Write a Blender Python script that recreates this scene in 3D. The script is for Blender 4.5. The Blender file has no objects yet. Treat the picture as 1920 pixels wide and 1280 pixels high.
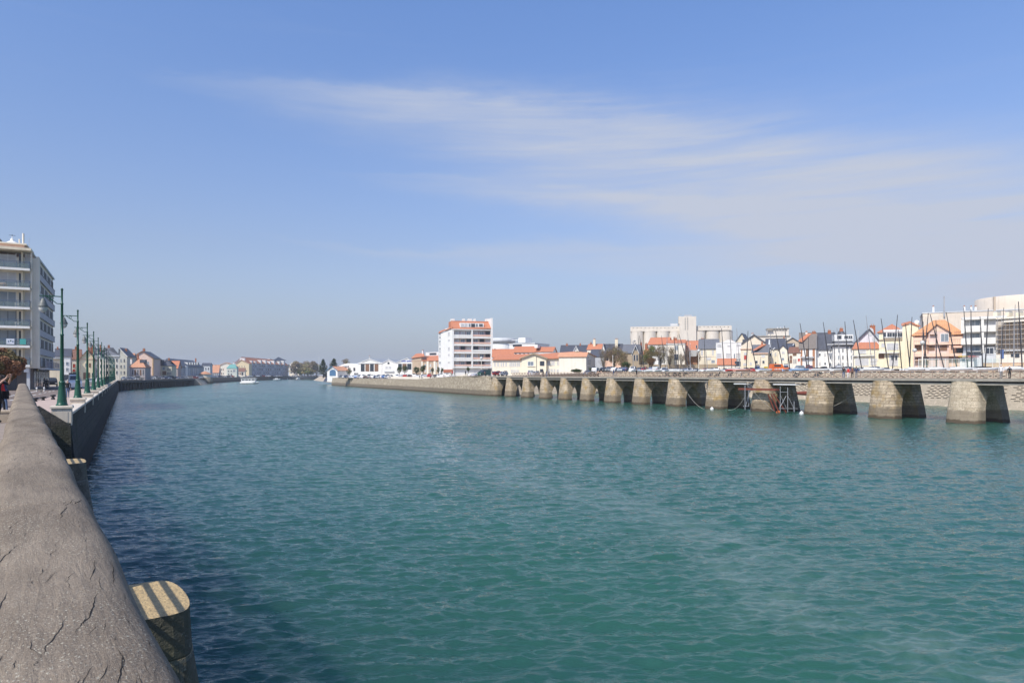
import bpy, math, random
import numpy as np
from mathutils import Vector, Matrix
R=math.radians; PI=math.pi
random.seed(7); rng=np.random.default_rng(7)
S=bpy.context.scene; COL=S.collection
# ------------------------------------------------------------ camera
TH=R(30.1); ST,CT=math.sin(TH),math.cos(TH); H=6.1; F=1250.; CU,CV=960.,702.
cam=bpy.data.cameras.new('camera'); camo=bpy.data.objects.new('camera',cam); COL.objects.link(camo)
camo.location=(0,0,H); camo.rotation_euler=(R(90),0,-TH)
cam.sensor_fit='HORIZONTAL'; cam.sensor_width=36; cam.lens=36*F/1920; cam.shift_y=62/1920
cam.clip_start=.1; cam.clip_end=9000; S.camera=camo
S.view_settings.view_transform='Standard'; S.view_settings.look='None'; S.view_settings.exposure=0.12; S.view_settings.gamma=1
# ------------------------------------------------------------ light
SAZ=R(24); SEL=R(46.5)                       # the sun stands to the left (-X), a little behind the camera
SUN=Vector((-math.cos(SAZ)*math.cos(SEL),-math.sin(SAZ)*math.cos(SEL),math.sin(SEL)))
sl=bpy.data.lights.new('sun','SUN'); sl.energy=4.2; sl.angle=R(.5); sl.color=(1,.93,.82)
so=bpy.data.objects.new('sun',sl); COL.objects.link(so); so.rotation_euler=SUN.to_track_quat('Z','Y').to_euler(); so.location=(0,0,60)

class NT:                                   # terse node building
    def __init__(s,tree): s.t=tree; s.n=tree.nodes; s.l=tree.links
    def node(s,ty,**k):
        n=s.n.new(ty)
        for a,b in k.items(): setattr(n,a,b)
        return n
    def put(s,inp,v):
        if isinstance(v,bpy.types.NodeSocket): s.l.new(v,inp)
        else: inp.default_value=v
    def m(s,op,a,b=None,c=None,clamp=False):
        n=s.node('ShaderNodeMath',operation=op,use_clamp=clamp); s.put(n.inputs[0],a)
        if b is not None: s.put(n.inputs[1],b)
        if c is not None: s.put(n.inputs[2],c)
        return n.outputs[0]
    def mix(s,f,a,b,bt='MIX'):
        n=s.node('ShaderNodeMix',data_type='RGBA',blend_type=bt); s.put(n.inputs[0],f)
        for i,v in ((6,a),(7,b)): s.put(n.inputs[i],v if isinstance(v,bpy.types.NodeSocket) else (*v,1)[:4])
        return n.outputs[2]
    def noise(s,vec,scale,detail=3,rough=.5,dist=0,out=0):
        n=s.node('ShaderNodeTexNoise'); 
        if vec is not None: s.put(n.inputs['Vector'],vec)
        n.inputs['Scale'].default_value=scale; n.inputs['Detail'].default_value=detail; n.inputs['Roughness'].default_value=rough; n.inputs['Distortion'].default_value=dist
        return n.outputs[out]
    def ramp(s,f,a,b,lo=0.,hi=1.):
        n=s.node('ShaderNodeMapRange'); n.clamp=True; s.put(n.inputs[0],f)
        for i,v in ((1,a),(2,b),(3,lo),(4,hi)): n.inputs[i].default_value=v
        return n.outputs[0]
    def mapp(s,vec,scale=(1,1,1),rot=(0,0,0),loc=(0,0,0)):
        n=s.node('ShaderNodeMapping'); s.put(n.inputs[0],vec); n.inputs['Scale'].default_value=scale; n.inputs['Rotation'].default_value=rot; n.inputs['Location'].default_value=loc
        return n.outputs[0]
    def sep(s,v):
        n=s.node('ShaderNodeSeparateXYZ'); s.put(n.inputs[0],v); return n.outputs
    def comb(s,x,y,z):
        n=s.node('ShaderNodeCombineXYZ'); s.put(n.inputs[0],x); s.put(n.inputs[1],y); s.put(n.inputs[2],z); return n.outputs[0]
# world
W=bpy.data.worlds.new('World'); S.world=W; W.use_nodes=True; W.node_tree.nodes.clear(); w=NT(W.node_tree)
sky=w.node('ShaderNodeTexSky',sky_type='NISHITA',sun_disc=False,sun_elevation=SEL,sun_rotation=math.atan2(SUN.x,SUN.y)%(2*PI),air_density=1.0,dust_density=1.2,ozone_density=1.6,altitude=0)
tc=w.node('ShaderNodeTexCoord').outputs['Generated']; x,y,z=w.sep(tc)
az=w.m('MULTIPLY',w.m('ARCTAN2',x,y),180/PI); el=w.m('MULTIPLY',w.m('ARCSINE',z),180/PI)
p2=w.comb(az,el,0)
def band(a0,e0,a,b,s0,s1,fa,fb,amp):        # a long cirrus streak following el=e0+a*t+b*t*t
    t=w.m('SUBTRACT',az,a0); c=w.m('ADD',w.m('ADD',w.m('MULTIPLY',t,a),w.m('MULTIPLY',w.m('MULTIPLY',t,t),b)),e0)
    wob=w.m('MULTIPLY',w.m('SUBTRACT',w.noise(w.mapp(p2,(.07,.30,1)),1,6,.65),.5),4.2)
    d=w.m('DIVIDE',w.m('SUBTRACT',w.m('ADD',el,wob),c),w.m('MAXIMUM',w.m('ADD',w.m('MULTIPLY',t,s1),s0),.25))
    d=w.m('MULTIPLY',d,w.ramp(d,-.2,.5,.85,1.9))
    g=w.m('POWER',2.718,w.m('MULTIPLY',w.m('MULTIPLY',d,d),-1.))
    return w.m('MULTIPLY',w.m('MULTIPLY',g,w.ramp(az,fa,fb)),amp)
st=w.noise(w.mapp(p2,(.035,.55,1),(0,0,R(-8))),1,7,.62,.4)
st=w.ramp(st,.30,.72); fine=w.ramp(w.noise(w.mapp(p2,(.12,1.6,1),(0,0,R(-10))),1,5,.6,.3),.25,.8,.72,1.)
cl=w.m('ADD',band(7.9,22.0,.03,-.0036,1.1,.115,0,30,1.2),band(15,16.0,.02,-.003,.4,.06,14,40,.8))
cl=w.m('ADD',cl,band(12,10.8,-.02,-.0004,.3,.05,8,26,.6))
cl=w.m('MULTIPLY',w.m('MULTIPLY',cl,w.ramp(st,0,1,.40,1.2)),fine)
cl=w.m('ADD',cl,w.m('MULTIPLY',w.ramp(st,.6,1),.03),clamp=True)
hz=w.m('POWER',w.m('SUBTRACT',1.,w.m('MAXIMUM',z,0.)),6.5)
rawsky=sky.outputs[0]
skyc=w.mix(1.,rawsky,w.mix(w.ramp(z,.18,.5),(1.22,1.22,1.42),(1.28,1.50,1.90)),'MULTIPLY')
skyc=w.mix(hz,skyc,(3.1,3.55,4.4))
skyc=w.mix(cl,skyc,(4.75,5.2,6.3))
bg=w.node('ShaderNodeBackground'); w.put(bg.inputs[0],skyc); bg.inputs[1].default_value=.105
wo=w.node('ShaderNodeOutputWorld'); w.l.new(bg.outputs[0],wo.inputs[0])

# ------------------------------------------------------------ helpers
def ray(u): t=(u-CU)/F; return (ST+t*CT, CT-t*ST)
def P(u,zc,v=None,z=0.):
    a=ray(u); return Vector((a[0]*zc,a[1]*zc, z if v is None else H-(v-CV)*zc/F))
def ss(t): t=min(1,max(0,t)); return t*t*(3-2*t)
def land(X,Y): 
    if X<60 and Y<1000 or X<120 and Y>500: return 3.7
    return 4.2+1.4*ss((212-Y)/22)+1.0*ss((X-100)/35)*ss((330-Y)/70)
MATS={}
def mat(name,c,rough=.8,c2=None,scale=1.,bump=0.,bscale=20.,metal=0.,kind=None,trans=0,spec=.5):
    if name in MATS: return MATS[name]
    m=bpy.data.materials.new(name); m.use_nodes=True; t=NT(m.node_tree); b=t.n['Principled BSDF']
    b.inputs['Roughness'].default_value=rough; b.inputs['Metallic'].default_value=metal; b.inputs['Specular IOR Level'].default_value=spec
    co=t.node('ShaderNodeTexCoord').outputs['Object']
    if c2 is None: c2=tuple(k*.78 for k in c)
    n1=t.noise(co,scale,5,.6)
    col=t.mix(t.ramp(n1,.3,.72),c,c2)
    if kind=='tile':
        x,y,z=t.sep(co); wv=t.m('SINE',t.m('MULTIPLY',t.m('ADD',x,t.m('MULTIPLY',y,.0)),2*PI/.42)); rw=t.m('SINE',t.m('MULTIPLY',z,2*PI/.3))
        col=t.mix(t.ramp(wv,-1,1,0,.35),col,tuple(k*.45 for k in c)); col=t.mix(t.ramp(t.noise(co,6,3),.45,.75,0,.5),col,tuple(k*.5 for k in c2))
    if kind=='slate':
        x,y,z=t.sep(co); rw=t.m('FRACT',t.m('MULTIPLY',z,4.)); col=t.mix(t.ramp(rw,0,.2,.5,0),col,tuple(k*.5 for k in c))
    if kind=='plaster':
        x,y,z=t.sep(co); dr=t.noise(t.mapp(co,(1.2,1.2,.12)),1,5,.65); col=t.mix(t.ramp(dr,.5,.8,0,.45),col,tuple(k*.62 for k in c2))
    t.put(b.inputs['Base Color'],col)
    if bump:
        bn=t.node('ShaderNodeBump'); bn.inputs['Strength'].default_value=bump; bn.inputs['Distance'].default_value=.03; t.put(bn.inputs['Height'],t.noise(co,bscale,4)); t.put(b.inputs['Normal'],bn.outputs[0])
    MATS[name]=m; return m
def stone(name,c1,c2,mortar,bw=.7,bh=.35,wet=True,dark=1.,bump=.6,ms=.02,moss=None,top=None):
    if name in MATS: return MATS[name]
    m=bpy.data.materials.new(name); m.use_nodes=True; t=NT(m.node_tree); b=t.n['Principled BSDF']; b.inputs['Roughness'].default_value=.9
    co=t.node('ShaderNodeNewGeometry').outputs['Position']; x,y,z=t.sep(co)
    wx=t.m('MULTIPLY',t.m('SUBTRACT',t.noise(co,.8,2),.5),.25)
    v=t.comb(t.m('ADD',t.m('ADD',x,y),wx),t.m('ADD',z,t.m('MULTIPLY',wx,.35)),0)
    br=t.node('ShaderNodeTexBrick'); t.put(br.inputs['Vector'],v); br.inputs['Scale'].default_value=1.; br.inputs['Brick Width'].default_value=bw; br.inputs['Row Height'].default_value=bh
    br.inputs['Mortar Size'].default_value=ms; br.inputs['Mortar Smooth'].default_value=.3; br.inputs['Color1'].default_value=(*c1,1); br.inputs['Color2'].default_value=(*c2,1); br.inputs['Mortar'].default_value=(*mortar,1); br.inputs['Bias'].default_value=0.
    n1=t.noise(co,1.1,6,.65); n2=t.noise(co,7,5,.7)
    col=t.mix(t.ramp(n2,.40,.72,0,.85),br.outputs[0],tuple(k*.45 for k in c2))
    col=t.mix(t.ramp(n1,.52,.7,0,.55),col,tuple(min(.8,k*1.35) for k in c1))
    col=t.mix(t.ramp(t.noise(co,14,3,.6),.62,.74,0,.55),col,(.62,.58,.48))
    if moss: col=t.mix(t.ramp(t.noise(co,.7,4),.5,.66,0,.75),col,moss)
    if wet:
        zz=t.m('ADD',z,t.m('MULTIPLY',t.m('SUBTRACT',t.noise(co,1.4,4),.5),.7))
        col=t.mix(t.ramp(zz,1.5,1.8,.80,0),col,tuple(k*.40 for k in c2))
        col=t.mix(t.ramp(zz,.35,.55,.8,0),col,(.055,.035,.018))
    if dark!=1.: col=t.mix(1.,col,(dark,dark,dark),'MULTIPLY')
    t.put(b.inputs['Base Color'],col)
    bn=t.node('ShaderNodeBump'); bn.inputs['Strength'].default_value=bump; bn.inputs['Distance'].default_value=.08
    t.put(bn.inputs['Height'],t.m('ADD',t.m('MULTIPLY',br.outputs[1],-.6),t.m('MULTIPLY',n2,.9))); t.put(b.inputs['Normal'],bn.outputs[0])
    MATS[name]=m; return m

class MB:
    def __init__(s): s.v=[]; s.f=[]; s.mi=[]; s.sm=[]; s.cur=0; s.M=None
    def add(s,vs,fs,smooth=False):
        o=len(s.v)
        if s.M is not None: vs=[s.M@Vector(q) for q in vs]
        s.v.extend([tuple(q) for q in vs]); s.f.extend([tuple(i+o for i in f) for f in fs]); s.mi.extend([s.cur]*len(fs)); s.sm.extend([smooth]*len(fs)); return s
    def box(s,x0,x1,y0,y1,z0,z1):
        return s.add([(x0,y0,z0),(x1,y0,z0),(x1,y1,z0),(x0,y1,z0),(x0,y0,z1),(x1,y0,z1),(x1,y1,z1),(x0,y1,z1)],[(0,3,2,1),(4,5,6,7),(0,1,5,4),(1,2,6,5),(2,3,7,6),(3,0,4,7)])
    def bbox(s,x0,x1,y0,y1,z0,z1,b=.02):      # box with a chamfered top
        s.box(x0,x1,y0,y1,z0,z1-b)
        return s.add([(x0,y0,z1-b),(x1,y0,z1-b),(x1,y1,z1-b),(x0,y1,z1-b),(x0+b,y0+b,z1),(x1-b,y0+b,z1),(x1-b,y1-b,z1),(x0+b,y1-b,z1)],[(4,5,6,7),(0,1,5,4),(1,2,6,5),(2,3,7,6),(3,0,4,7)])
    def tube(s,pts,r,n=8,cap=True,smooth=True):
        pts=[Vector(p) for p in pts]; rs=r if isinstance(r,(list,tuple)) else [r]*len(pts); vs=[]; fs=[]
        for i,p in enumerate(pts):
            d=(pts[min(i+1,len(pts)-1)]-pts[max(i-1,0)]).normalized(); a=Vector((0,0,1)) if abs(d.z)<.9 else Vector((1,0,0)); e=d.cross(a).normalized(); g=d.cross(e)
            for k in range(n): q=2*PI*(k+.5)/n; vs.append(p+(e*math.cos(q)+g*math.sin(q))*rs[i])
        for i in range(len(pts)-1):
            for k in range(n): a=i*n+k; b=i*n+(k+1)%n; fs.append((a,b,b+n,a+n))
        s.add(vs,fs,smooth)
        if cap: o=len(s.v); s.add(vs[:n],[tuple(range(n))]); s.add(vs[-n:],[tuple(range(n-1,-1,-1))])
        return s
    def lathe(s,prof,cx=0,cy=0,n=16,smooth=True):
        vs=[];fs=[]
        for r,z in prof:
            for k in range(n): q=2*PI*k/n; vs.append((cx+r*math.cos(q),cy+r*math.sin(q),z))
        for i in range(len(prof)-1):
            for k in range(n): a=i*n+k; b=i*n+(k+1)%n; fs.append((a,b,b+n,a+n))
        s.add(vs,fs,smooth); s.add(vs[-n:],[tuple(range(n))]); s.add(vs[:n],[tuple(range(n-1,-1,-1))]); return s
    def prism(s,poly,axis,a,b):               # polygon in the plane across axis, extruded a..b
        def pt(p,h): return {'x':(h,p[0],p[1]),'y':(p[0],h,p[1]),'z':(p[0],p[1],h)}[axis]
        n=len(poly); vs=[pt(p,a) for p in poly]+[pt(p,b) for p in poly]
        return s.add(vs,[tuple(range(n)),tuple(range(2*n-1,n-1,-1))]+[(i,i+n,(i+1)%n+n,(i+1)%n) for i in range(n)])
    def slab(s,pts,t):                        # a 3-D polygon given thickness t downwards
        n=len(pts); vs=[Vector(p) for p in pts]; lo=[p-Vector((0,0,t)) for p in vs]
        return s.add(vs+lo,[tuple(range(n)),tuple(range(2*n-1,n-1,-1))]+[(i,i+n,(i+1)%n+n,(i+1)%n) for i in range(n)])
    def mesh(s,name,mats):
        me=bpy.data.meshes.new(name); me.from_pydata(s.v,[],s.f)
        for m in (mats if isinstance(mats,(list,tuple)) else [mats]): me.materials.append(m)
        me.polygons.foreach_set('material_index',s.mi); me.polygons.foreach_set('use_smooth',s.sm)
        import bmesh; b=bmesh.new(); b.from_mesh(me); bmesh.ops.recalc_face_normals(b,faces=b.faces); b.to_mesh(me); b.free(); return me
    def build(s,name,mats,parent=None,loc=None,rz=0): 
        o=bpy.data.objects.new(name,s.mesh(name,mats)); COL.objects.link(o)
        if parent: o.parent=parent
        if loc is not None: o.location=loc
        if rz: o.rotation_euler=(0,0,rz)
        return o
def tag(o,label=None,cat=None,group=None,kind=None):
    for k,v in (('label',label),('category',cat),('group',group),('kind',kind)):
        if v: o[k]=v
    return o
def thing(name,label,cat,loc=(0,0,0),rz=0,group=None):
    o=bpy.data.objects.new(name,None); COL.objects.link(o); o.location=loc; o.rotation_euler=(0,0,rz); o.empty_display_size=.2
    return tag(o,label,cat,group)
def dup(root,loc=None,rz=None,scale=None,label=None,group=None,swap=None):
    r=root.copy(); COL.objects.link(r)
    if loc is not None: r.location=loc
    if rz is not None: r.rotation_euler=(0,0,rz)
    if scale: r.scale=(scale,)*3
    if label: r['label']=label
    if group: r['group']=group
    def rec(src,dst):
        for ch in list(src.children):
            c=ch.copy(); COL.objects.link(c); c.parent=dst
            if swap and ch.name.split('.')[0] in swap: c.data=swap[ch.name.split('.')[0]]
            rec(ch,c)
    rec(root,r); return r
ORD=['first','second','third','fourth','fifth','sixth','seventh','eighth','ninth','tenth','eleventh','twelfth','thirteenth','fourteenth','fifteenth','sixteenth','seventeenth','eighteenth','nineteenth','twentieth']
def ordn(i): return ORD[i] if i<20 else ('twenty-' if i<29 else 'thirty-' if i<39 else 'forty-')+ORD[(i-20)%10] if i not in (29,39) else ('thirtieth' if i==29 else 'fortieth')
def struct(name,mb,m): return tag(mb.build(name,m),kind='structure')

# ------------------------------------------------------------ materials
plas=lambda n,c: mat(n,c,.85,tuple(k*.9 for k in c),.6,.1,30,kind='plaster')
WHITE=plas('white_render',(.80,.79,.75)); OFFW=plas('offwhite_render',(.78,.72,.60)); CREAM=plas('cream_render',(.76,.67,.50)); PALE=plas('pale_cream_render',(.80,.74,.62))
YEL=plas('yellow_render',(.78,.68,.46)); PINK=plas('pink_render',(.74,.48,.36)); SALM=plas('salmon_render',(.72,.48,.35)); GREY=plas('grey_render',(.42,.43,.44)); LGREY=plas('light_grey_render',(.58,.60,.61))
BEIGE=plas('beige_render',(.52,.42,.31)); STONEH=plas('house_stone',(.38,.30,.20)); CONC=mat('concrete',(.34,.31,.26),.9,(.24,.22,.18),1.5,.3)
SILO=plas('silo_concrete',(.66,.60,.51)); 
TILE=mat('orange_tile',(.60,.235,.125),.85,(.50,.19,.10),1.2,kind='tile'); TILE2=mat('pale_orange_tile',(.64,.33,.20),.85,(.54,.27,.16),1.,kind='tile'); BTILE=mat('brown_tile',(.26,.13,.09),.85,(.2,.1,.07),1.,kind='tile')
SLATE=mat('slate',(.085,.09,.11),.55,(.06,.065,.08),1.,kind='slate'); LSLATE=mat('pale_slate',(.16,.165,.18),.6,(.12,.125,.14),1.,kind='slate'); BRICK=mat('chimney_brick',(.38,.13,.06),.9)
ZINC=mat('zinc_roof',(.36,.38,.40),.5); TEAL=mat('teal_copper',(.16,.38,.34),.6)
GLASS=mat('window_glass',(.05,.06,.075),.12,(.035,.045,.06),.5); GLASSB=mat('pale_glass',(.27,.29,.30),.15,(.14,.19,.25),.4); BLIND=mat('window_blind',(.55,.55,.55),.7); FRAME=mat('white_frame',(.76,.76,.74),.5); DFRAME=mat('dark_frame',(.05,.055,.07),.5)
SHUTR=mat('red_shutter',(.45,.05,.03),.7); SHUTB=mat('blue_door',(.08,.17,.30),.6); SHUTN=mat('brown_shutter',(.22,.12,.07),.8)
LAMPG=mat('green_cast_iron',(.012,.085,.048),.38,(.008,.06,.035),3); LAMPD=mat('lantern_grey',(.16,.17,.16),.5); LGL=mat('lantern_glass',(.62,.62,.58),.25)
STEEL=mat('galvanised_steel',(.42,.43,.44),.45,metal=.4); RUST=mat('rusty_steel',(.22,.055,.03),.8,(.14,.035,.02),5); ROPE=mat('rope',(.55,.52,.45),.9)
WOODR=mat('rail_wood',(.40,.31,.24),.85,(.28,.21,.16),1.2,.3); WOODP=mat('deck_planks',(.34,.28,.23),.9,(.24,.2,.17),2,.3)
GELW=mat('white_gelcoat',(.80,.80,.78),.35); BLK=mat('black_rubber',(.02,.02,.022),.6); ALU=mat('silver_mast',(.62,.63,.64),.35,metal=.3); DMAST=mat('dark_mast',(.045,.042,.045),.5); REDP=mat('red_paint',(.5,.05,.035),.5); ORP=mat('orange_paint',(.72,.16,.03),.45); YELP=mat('yellow_paint',(.7,.48,.04),.5); TARP=mat('blue_tarp',(.08,.14,.32),.7); GRNP=mat('pale_green_paint',(.35,.55,.45),.6)
ASPH=mat('asphalt',(.20,.155,.13),.95,(.16,.125,.105),.4,.2,40); PAVE=mat('pavement',(.50,.38,.31),.9,(.42,.32,.27),.8,.15,30); GRND=mat('quay_ground',(.34,.29,.24),.95,(.27,.24,.2),.05,.1); LINE=mat('road_paint',(.75,.74,.70),.8)
COPE=plas('coping_stone',(.66,.58,.47))
QUAYD=stone('dark_quay_stone',(.13,.12,.105),(.085,.085,.08),(.05,.05,.045),1.1,.5,True,.55,1.,moss=(.05,.06,.03))
QUAYL=stone('light_quay_stone',(.54,.46,.34),(.34,.275,.19),(.18,.15,.10),.8,.38,True,1,1.,.03)
PIERM=stone('pier_stone',(.60,.48,.335),(.41,.325,.22),(.24,.19,.13),1.0,.42,True,1,1.,.035,moss=(.34,.22,.07))
SLIPM=stone('slipway_stone',(.52,.43,.31),(.45,.37,.27),(.3,.25,.18),1.5,.8,False)
REVM=stone('revetment_render',(.50,.42,.31),(.46,.38,.28),(.40,.33,.24),3,1,False,1,.3,.008)

# ------------------------------------------------------------ water
def waves(X,Y,dist):
    Z=np.zeros_like(X); r=np.random.default_rng(3)
    for i in range(110):
        lam=.17*1.033**i; a=r.normal(R(66),R(23)); k=2*PI/lam; kx,ky=k*math.cos(a),k*math.sin(a); ph=r.uniform(0,2*PI)
        amp=.0100*lam**.9*(1.0 if lam<.75 else (.75/lam)**1.25)
        fade=np.clip(1.5-dist*(.0022/lam)*1.6,0,1)
        q1,q2=r.uniform(.5,1.5,2); env=.62+.38*np.sin(.13*k*(X*math.sin(a)-Y*math.cos(a))*q1+ph*3+.07*k*(X*math.cos(a)+Y*math.sin(a))*q2)
        s_=np.sin(kx*X+ky*Y+ph+.5*np.sin(.19*k*(X*math.sin(a)-Y*math.cos(a))+ph*5))
        Z+=amp*fade*env*(s_+ .38*s_*s_)
    m=np.sin(X*.11+.5*np.sin(Y*.06))*np.sin(Y*.073+1+.8*np.sin(X*.05)); return Z*(1+.25*m)
NR,NA=1500,860
rr=6*(1500/6)**np.linspace(0,1,NR)**1.18; aa=np.radians(np.linspace(-52,58,NA))+TH
RR,AA=np.meshgrid(rr,aa,indexing='ij'); WX=RR*np.sin(AA); WY=RR*np.cos(AA); WZ=waves(WX,WY,RR)
idx=np.arange(NR*NA).reshape(NR,NA); fc=np.stack([idx[:-1,:-1],idx[:-1,1:],idx[1:,1:],idx[1:,:-1]],-1).reshape(-1,4)
me=bpy.data.meshes.new('water'); me.vertices.add(NR*NA); me.vertices.foreach_set('co',np.stack([WX,WY,WZ],-1).astype(np.float32).ravel())
me.loops.add(fc.size); me.loops.foreach_set('vertex_index',fc[:,::-1].ravel().astype(np.int32)); me.polygons.add(len(fc)); me.polygons.foreach_set('loop_start',np.arange(0,fc.size,4,dtype=np.int32)); me.polygons.foreach_set('loop_total',np.full(len(fc),4,dtype=np.int32)); me.polygons.foreach_set('use_smooth',np.ones(len(fc),bool)); me.update(calc_edges=True)
wm=bpy.data.materials.new('sea_water'); wm.use_nodes=True; t=NT(wm.node_tree); b=t.n['Principled BSDF']
co=t.node('ShaderNodeNewGeometry').outputs['Position']
big=t.noise(t.mapp(co,(.012,.03,1),(0,0,R(28))),1,4,.55,.6); mid=t.noise(t.mapp(co,(.09,.2,1),(0,0,R(30))),1,4,.6)
col=t.mix(t.ramp(big,.35,.65),(.023,.090,.066),(.030,.102,.083)); col=t.mix(t.ramp(mid,.35,.7,0,.35),col,(.017,.070,.044))
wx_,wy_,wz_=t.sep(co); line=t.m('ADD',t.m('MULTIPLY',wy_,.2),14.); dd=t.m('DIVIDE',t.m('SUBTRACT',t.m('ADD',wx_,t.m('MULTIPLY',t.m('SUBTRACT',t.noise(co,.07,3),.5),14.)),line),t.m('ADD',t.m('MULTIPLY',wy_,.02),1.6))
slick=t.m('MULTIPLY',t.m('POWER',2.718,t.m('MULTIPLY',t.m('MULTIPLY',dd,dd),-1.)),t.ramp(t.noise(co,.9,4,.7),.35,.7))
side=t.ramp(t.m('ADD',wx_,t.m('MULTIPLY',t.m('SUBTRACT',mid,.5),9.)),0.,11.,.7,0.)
col=t.mix(side,col,(.008,.035,.045)); col=t.mix(t.m('MULTIPLY',slick,.5),col,(.16,.22,.20))  # navy by the left quay: shade painted into the water, partly silt tone
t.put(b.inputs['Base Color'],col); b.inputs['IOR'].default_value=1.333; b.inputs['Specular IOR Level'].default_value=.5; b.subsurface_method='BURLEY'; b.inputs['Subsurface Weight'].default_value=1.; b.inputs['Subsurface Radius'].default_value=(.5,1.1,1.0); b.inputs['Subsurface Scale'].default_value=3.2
dist=t.m('LENGTH',co) if False else t.node('ShaderNodeVectorMath',operation='LENGTH'); t.put(dist.inputs[0],co); t.put(b.inputs['Roughness'],t.ramp(dist.outputs['Value'],15,160,.035,.18))
bn=t.node('ShaderNodeBump'); bn.inputs['Distance'].default_value=.10; t.put(bn.inputs['Strength'],t.m('MULTIPLY',t.m('SUBTRACT',t.ramp(t.noise(t.mapp(co,(.03,.05,1)),1,4,.6,.8),.35,.65,.45,1.),t.m('MULTIPLY',slick,.35)),t.ramp(dist.outputs['Value'],15,120,.8,1.)))
rco=t.mapp(co,(1,1,1),(0,0,R(26))); hgt=t.m('ADD',t.noise(t.mapp(rco,(1.1,3.4,1)),1.3,4,.6,.3),t.m('MULTIPLY',t.noise(t.mapp(rco,(4.5,11,1)),1,3,.6),.3))
t.put(bn.inputs['Height'],hgt); t.put(b.inputs['Normal'],bn.outputs[0])
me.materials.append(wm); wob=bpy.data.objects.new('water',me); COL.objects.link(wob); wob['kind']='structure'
mb=MB(); mb.add([(-3000,-400,-3),(4000,-400,-3),(4000,4000,-3),(-3000,4000,-3)],[(0,1,2,3)]); struct('sea_bed',mb,mat('sea_bed',(.05,.09,.08)))

# ------------------------------------------------------------ ground
XQ=-2.62                                                        # quay edge on the left bank
LB=[(XQ,41.05),(XQ,294),(33.0,420),(52,519),(122,767),(146,794),(190,905)]
mb=MB(); pts=[(a,b,3.70) for a,b in LB]+[(-2500,2500,3.7),(-2500,30,3.7),(-9.5,41.05,3.7)]; mb.add(pts,[tuple(range(len(pts)))]); struct('ground',mb,GRND)
mb=MB(); mb.box(-6.6,XQ,41.1,293,3.6,3.83); struct('pavement',mb,PAVE)
mb=MB(); mb.add([(-18,41.1,3.715),(-6.6,41.1,3.715),(-6.6,290,3.715),(-11,290,3.715),(-11,165,3.715),(-18,120,3.715)],[(0,1,2,3,4,5)]); struct('road',mb,ASPH)
mb=MB()
for k in range(16): mb.box(-9.3,-9.15,46+k*6,49+k*6,3.716,3.72)
mb.box(-11.2,-11.0,60,118,3.716,3.72); struct('road_markings',mb,LINE)
# right bank
RB=[(137,178),(98,177),(98,168),(90.2,168),(89.2,175),(91,193),(95,248.6),(102,380),(106,400)]
mb=MB(); gx=np.linspace(0,1,2)
xs=sorted(set([90,95,100]+list(range(105,260,10))+[300,400,800,3000])); 
def addland(poly,fn,name,m):
    import bmesh
    b=bmesh.new(); vs=[b.verts.new((x,y,0)) for x,y in poly]; b.faces.new(vs); bmesh.ops.triangulate(b,faces=b.faces)
    bmesh.ops.subdivide_edges(b,edges=[e for e in b.edges if e.calc_length()>25],cuts=1,use_grid_fill=True)
    for _ in range(4):
        es=[e for e in b.edges if e.calc_length()>14 and min(e.verts[0].co.length,e.verts[1].co.length)<420]
        if es: bmesh.ops.subdivide_edges(b,edges=es,cuts=1)
        bmesh.ops.triangulate(b,faces=b.faces)
    for v in b.verts: v.co.z=fn(v.co.x,v.co.y)
    me=bpy.data.meshes.new(name); bmesh.ops.recalc_face_normals(b,faces=b.faces)
    for f in b.faces:
        if f.normal.z<0: f.normal_flip()
    b.to_mesh(me); b.free(); me.materials.append(m); o=bpy.data.objects.new(name,me); COL.objects.link(o); o['kind']='structure'; return o
REV=[(128,30),(133.5,56.5),(139,74),(144,93),(147,130),(148,160),(137,178)]
HARB=[(102,380),(150,560),(186,700),(215,800),(260,925)]
poly=[(x-.3,y) for x,y in [(90.4,169),(89.6,175),(91.4,193),(95.4,248.6)]]+HARB+[(2500,2600),(2800,0),(200,0),(130,20)]+[(x+1.6,y) for x,y in REV]+[(98,178.3),(98,169)]
addland(poly,land,'land',GRND)
mb=MB(); mb.add([(150,900,3.9),(270,920,3.9),(2500,2700,3.9),(-2500,2700,3.9)],[(0,1,2,3)]); struct('far_ground',mb,GRND)

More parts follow.
